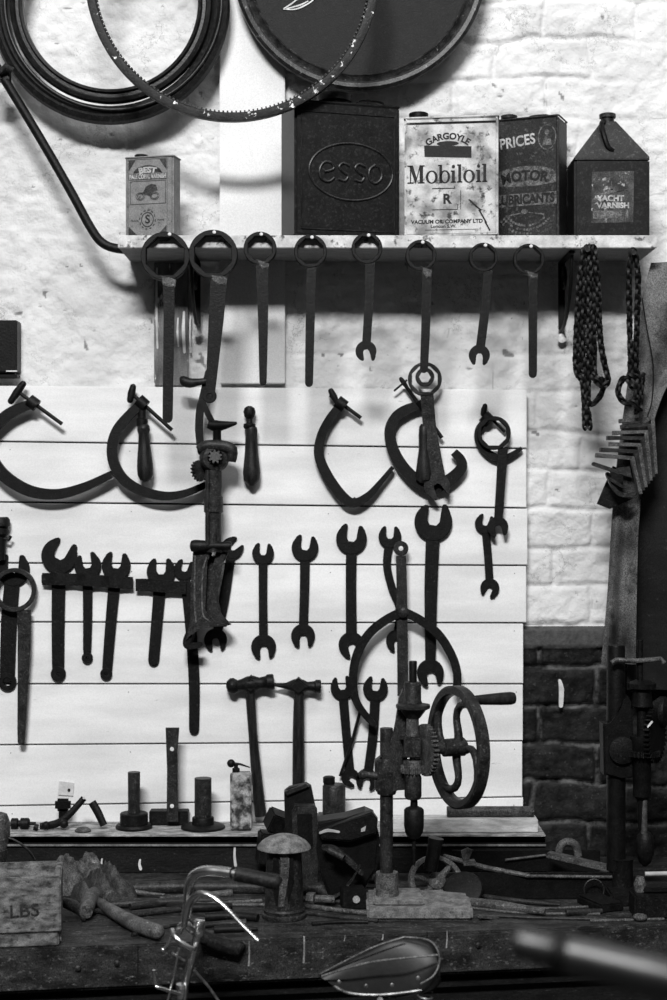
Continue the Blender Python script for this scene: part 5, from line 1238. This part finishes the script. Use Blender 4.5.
# ================================================================== BICYCLE in front of the bench
YB = -.93
t = thing('bicycle', 'bicycle with chrome handlebars and dark leather saddle parked before the bench', 'bicycle', (W(260, 0, YB).x, YB, 0))
def tb_(name, pts, r, m, par=None, smooth=5, n=16, sq=1.):
    mb = MB(); mb.ptube(pts, r, n=n, smooth=smooth, sq=sq); return build(name, mb, m, par or t)
hb = tb_('handlebar', [(236, 874, -1.12), (220, 871.5, -1.11), (205, 871, -1.10), (194, 876, -1.08), (189, 888, -1.05), (188, 904, -1.0), (186, 918, -.96), (190, 926, -.90), (198, 934, -.84), (206, 940, -.80)], 5.2, CHROME, smooth=8)
tb_('grip', [(235, 873.5, -1.12), (237, 874, -1.12), (256, 878, -1.125), (275, 882, -1.13), (278, 883, -1.13)], [6.6, 7.4, 7.2, 8.0, 6.0], RUBBER, hb)
tb_('grip', [(201, 937, -.80), (204, 938, -.80), (221, 945, -.79), (238, 949, -.78), (242, 951, -.78)], [6.5, 7.4, 7.4, 8.4, 6.0], RUBBER, hb)
tb_('brake_lever', [(184, 926, -1.02), (186, 914, -1.04), (190, 901, -1.06), (200, 893.5, -1.08), (212, 897, -1.09), (226, 908, -1.10), (242, 925, -1.11), (258, 941, -1.12)], [3.2, 3.4, 3.2, 2.6, 2.2, 2.0, 2.2], CHROME, hb, smooth=8)
tb_('brake_lever', [(190, 905, -.90), (205, 893, -.86), (220, 900, -.83), (228, 912, -.80)], 2, STEEL, hb)
st_ = tb_('stem', [(200, 920, -.95), (198, 932, -.95), (190, 965, -.94), (180, 1003, -.93)], [5, 4.6, 4.2, 4.2], CHROME, smooth=3)
mb = MB(); mb.vlathe([(5, 921), (6.2, 923), (6.2, 934), (5, 936)], 199, -.955, 20); mb.ptube([(172, 930, -.98), (176, 938, -1.0), (192, 949, -1.0), (196, 944, -.98)], 2.6, smooth=4); mb.ptube([(178, 932, -.97), (184, 924, -.99), (192, 930, -.98)], 4, smooth=3); build('stem_clamp', mb, CHROME, st_)
mb = MB(); mb.sphere(W(163, 950, -.98), .0045); mb.ptube([(163, 950, -.98), (168, 944, -.98), (172, 936, -.98)], 1.5); build('adjuster', mb, CHROME, st_)
tb_('brake_rod', [(179, 948, -1.0), (173, 980, -.99), (165, 1010, -.98)], 1.3, CHROME, smooth=0)
tb_('brake_rod', [(189, 960, -.97), (184, 1008, -.96)], 1.0, CHROME, smooth=0)
tb_('brake_rod', [(194, 970, -.95), (208, 986, -.93), (222, 1006, -.92)], 1.4, STEEL, smooth=0)
tb_('brake_rod', [(172, 953, -1.0), (185, 961, -.99)], 1.2, STEEL, smooth=0)
tb_('lamp_bracket', [(154, 970, -1.0), (155.5, 985, -1.0), (160, 988, -1.0), (180, 994, -.97)], [1.6, 1.6, 1.8, 2.0], CHROME, smooth=3)
mb = MB(); mb.vlathe([(6, 984), (6.5, 986), (6.5, 996), (6, 998)], 182, -.94, 18); build('head_nut', mb, CHROME, t)
# frame below (out of the frame of the picture, carries the visible parts)
hx, hz_ = W(180, 1000, -.93).x, W(180, 1000, -.93).z
def fr(name, a, b, r, m=BLACK): mb = MB(); mb.tube([a, b], r, 14); build(name, mb, m, t)
sx0 = W(385, 0, YB).x; sz0 = W(0, 996, YB).z
HT, HB, ST_, BB, RA, FA = (hx, YB, hz_), (hx-.035, YB, hz_-.16), (sx0+.01, YB, sz0), (sx0-.04, YB, .27), (sx0+.38, YB, .33), (hx-.20, YB, .33)
fr('head_tube', HT, HB, .018); fr('top_tube', (hx-.008, YB, hz_-.04), (sx0, YB, sz0-.10), .013); fr('down_tube', HB, BB, .014); fr('seat_tube', (sx0+.002, YB, sz0-.06), BB, .014); fr('seat_post', ST_, (sx0+.002, YB, sz0-.08), .012, STEEL)
for s_ in (-.05, .05):
    mb = MB(); mb.tube([HB, (hx-.05, YB+s_, hz_-.20), (hx-.12, YB+s_, .45), (FA[0], YB+s_, .33)], .011, 10, smooth=4); build('fork_blade', mb, BLACK, t)
    mb = MB(); mb.tube([(sx0, YB, sz0-.11), (RA[0], YB+s_, .33)], .008, 8); mb.tube([BB, (RA[0], YB+s_, .33)], .009, 8); build('stay', mb, BLACK, t)
for cxy in (FA, RA):
    mb = MB(); mb.lathe([(.325+.014*math.cos(a), .016*math.sin(a)) for a in [2*PI*i/10 for i in range(10)]], cxy, (0, 1, 0), 64, close=True); w2 = build('wheel', mb, RUBBER, t)
    mb = MB(); mb.lathe([(.02, -.05), (.02, .05)], cxy, (0, 1, 0), 16); build('hub', mb, STEEL, w2)
    mb = MB()
    for i in range(28):
        a = 2*PI*i/28; s_ = .02 if i % 2 else -.02; mb.tube([(cxy[0]+.018*math.cos(a), cxy[1]+s_, cxy[2]+.018*math.sin(a)), (cxy[0]+.315*math.cos(a), cxy[1], cxy[2]+.315*math.sin(a))], .001, 4)
    build('spokes', mb, STEEL, w2)
# saddle
def saddle():
    rows = []; mb = MB(); n = 36; m_ = 20
    top = crv([(318, 974), (340, 964), (362, 953), (388, 940), (410, 937), (430, 941), (438, 950), (440, 960)], 8)
    bot = crv([(318, 975), (326, 978), (344, 988), (372, 991), (402, 990), (424, 983), (434, 974), (438, 964)], 8)
    for i in range(n+1):
        f = i/n
        def at(P): q = f*(len(P)-1); k = min(int(q), len(P)-2); return P[k].lerp(P[k+1], q-k)
        a, b = at(top), at(bot); hw = .018+.060*max(0, (f-.25)/.75)**1.3 if f > .25 else .004+.014*(f/.25)**.6
        if f > .9: hw *= math.sqrt(max(.05, 1-((f-.9)/.1)**2*.8))
        A = W(a.x, a.y, YB); B = W(b.x, b.y, YB); r = []
        for k in range(m_+1):
            s_ = k/m_; ang = PI*(s_)            # from near skirt, over the top, to the far skirt
            yy = -math.cos(ang)*hw; e = abs(math.cos(ang))**2.2
            p = A.lerp(B, 1-(1-e)) if True else A
            if s_ < .5: pass
            r.append(mb.bm.verts.new((A.x*(1-e)+B.x*e, YB+yy*(1+.15*e), A.z*(1-e)+B.z*e)))
        rows.append(r)
    for i in range(n):
        for k in range(m_): mb.bm.faces.new((rows[i][k], rows[i+1][k], rows[i+1][k+1], rows[i][k+1]))
    bmesh.ops.recalc_face_normals(mb.bm, faces=mb.bm.faces)
    bmesh.ops.solidify(mb.bm, geom=list(mb.bm.faces), thickness=.004)
    return mb
sd = build('saddle', saddle(), SADDLE, t, ang=70)
yn = YB-.075
mb = MB(); mb.ptube([(322, 976, YB-.03), (345, 969, YB-.05), (372, 962, YB-.066), (405, 958, YB-.078), (438, 955, YB-.06)], 1.1, n=6, smooth=5)
mb.ptube([(404, 937, YB-.02), (428, 940, YB-.04), (438, 951, YB-.06), (439, 964, YB-.06), (433, 976, YB-.07), (420, 984, YB-.08)], .9, n=6, smooth=5)
mb.ptube([(320, 974, YB-.012), (350, 958.5, YB-.02), (375, 946.5, YB-.03), (404, 937, YB-.03)], .8, n=6, smooth=5)
build('piping', mb, mat('pale piping', .16, .06, rough=.4, bump=.2), sd)
mb = MB()
for x, y, dy in ((339, 982, .055), (366, 986, .075), (392, 985, .085), (418, 978, .09)): mb.lathe([(.004, 0), (.004, .002), (.002, .003)], W(x, y, YB-dy), (0, -1, 0), 10)
build('rivet', mb, STEEL, sd)
mb = MB(); mb.ptube([(326, 978, YB), (345, 992, YB-.03), (380, 995, YB-.045), (425, 990, YB-.05)], 1.5, smooth=5, n=8); mb.ptube([(326, 978, YB), (345, 992, YB+.03), (380, 995, YB+.045), (425, 990, YB+.05)], 1.5, smooth=5, n=8)
for s_ in (-.05, .05):
    pts = []
    for i in range(50): a = i/49*8*PI; pts.append(W(425, 992+i*.5, YB+s_)+Vector((math.cos(a)*.014, math.sin(a)*.014, 0)))
    mb.tube(pts, .002, 6)
mb.ptube([(385, 996, YB), (388, 1004, YB)], 9, n=12); mb.ptube([(380, 1000, YB-.05), (380, 1000, YB+.05)], 3); mb.ptube([(425, 1016, YB-.05), (388, 1004, YB)], 2); mb.ptube([(425, 1016, YB+.05), (388, 1004, YB)], 2)
build('undercarriage', mb, STEEL, sd)

# ================================================================== FOREGROUND RAIL (out of focus)
YF = -2.7
t = thing('metal_rail', 'blurred polished metal rail end in the near right foreground', 'rail', (W(760, 0, YF).x, YF, 0))
a = W(513, 941, YF); b_ = W(800, 1010, YF-.02)
ax = (b_-a).normalized(); L = (b_-a).length; k = S(YF)
mb = MB(); mb.lathe([(13*k, 0), (16*k, .004), (16*k, .030), (17*k, .040), (20*k, .045), (20.5*k, L)], a, ax, 32); build('tube', mb, POLISH, t)
mb = MB(); mb.lathe([(16*k, .030), (21*k, .032), (21*k, .040), (17*k, .043)], a, ax, 32); build('collar', mb, BLACK, t)
mb = MB(); mb.tube([b_, (b_.x, b_.y, 0)], .016, 16); build('post', mb, BLACK, t)

# ================================================================== LIGHT
def area(name, loc, tgt, sx_, sy_, P_):
    l = bpy.data.lights.new(name, 'AREA'); l.shape = 'RECTANGLE'; l.size = sx_; l.size_y = sy_; l.energy = P_
    o = bpy.data.objects.new(name, l); COL.objects.link(o); o.location = loc
    o.rotation_euler = (Vector(tgt)-Vector(loc)).to_track_quat('-Z', 'Y').to_euler(); return o
area('key_light', (-.75, -6.0, 5.75), (0, 0, 1.6), 1.9, .60, 545)  # key lamp, set by the direction of the cast shadows
area('overhead_fill', (.6, -1.9, 4.6), (0, -.6, 1.0), 2.4, 1.0, 44)  # overhead fill lamp added for highlights on chrome and bench tops
w = bpy.data.worlds.new('world'); sc.world = w; w.use_nodes = True
bg = w.node_tree.nodes['Background']; nt = w.node_tree
tcw = nt.nodes.new('ShaderNodeTexCoord'); sp = nt.nodes.new('ShaderNodeSeparateXYZ'); rp = nt.nodes.new('ShaderNodeValToRGB')
nt.links.new(tcw.outputs['Generated'], sp.inputs[0]); nt.links.new(sp.outputs['Z'], rp.inputs['Fac']); nt.links.new(rp.outputs['Color'], bg.inputs['Color'])
rp.color_ramp.elements[0].position = .0; rp.color_ramp.elements[0].color = (.016,)*3+(1,)
rp.color_ramp.elements[1].position = .9; rp.color_ramp.elements[1].color = (.15,)*3+(1,)
bg.inputs['Strength'].default_value = 1.0

# ================================================================== CAMERA
cd = bpy.data.cameras.new('camera'); cam = bpy.data.objects.new('camera', cd); COL.objects.link(cam)
cam.location = (0, -D, CZ); cam.rotation_euler = (PI/2, 0, 0)
cd.sensor_fit = 'VERTICAL'; cd.sensor_height = 36; cd.lens = 36*F/1000.
cd.dof.use_dof = True; cd.dof.focus_distance = 3.62; cd.dof.aperture_fstop = 3.4
cd.clip_end = 30
sc.camera = cam
sc.view_settings.view_transform = 'Standard'; sc.view_settings.look = 'None'; sc.view_settings.exposure = 0; sc.view_settings.gamma = 1
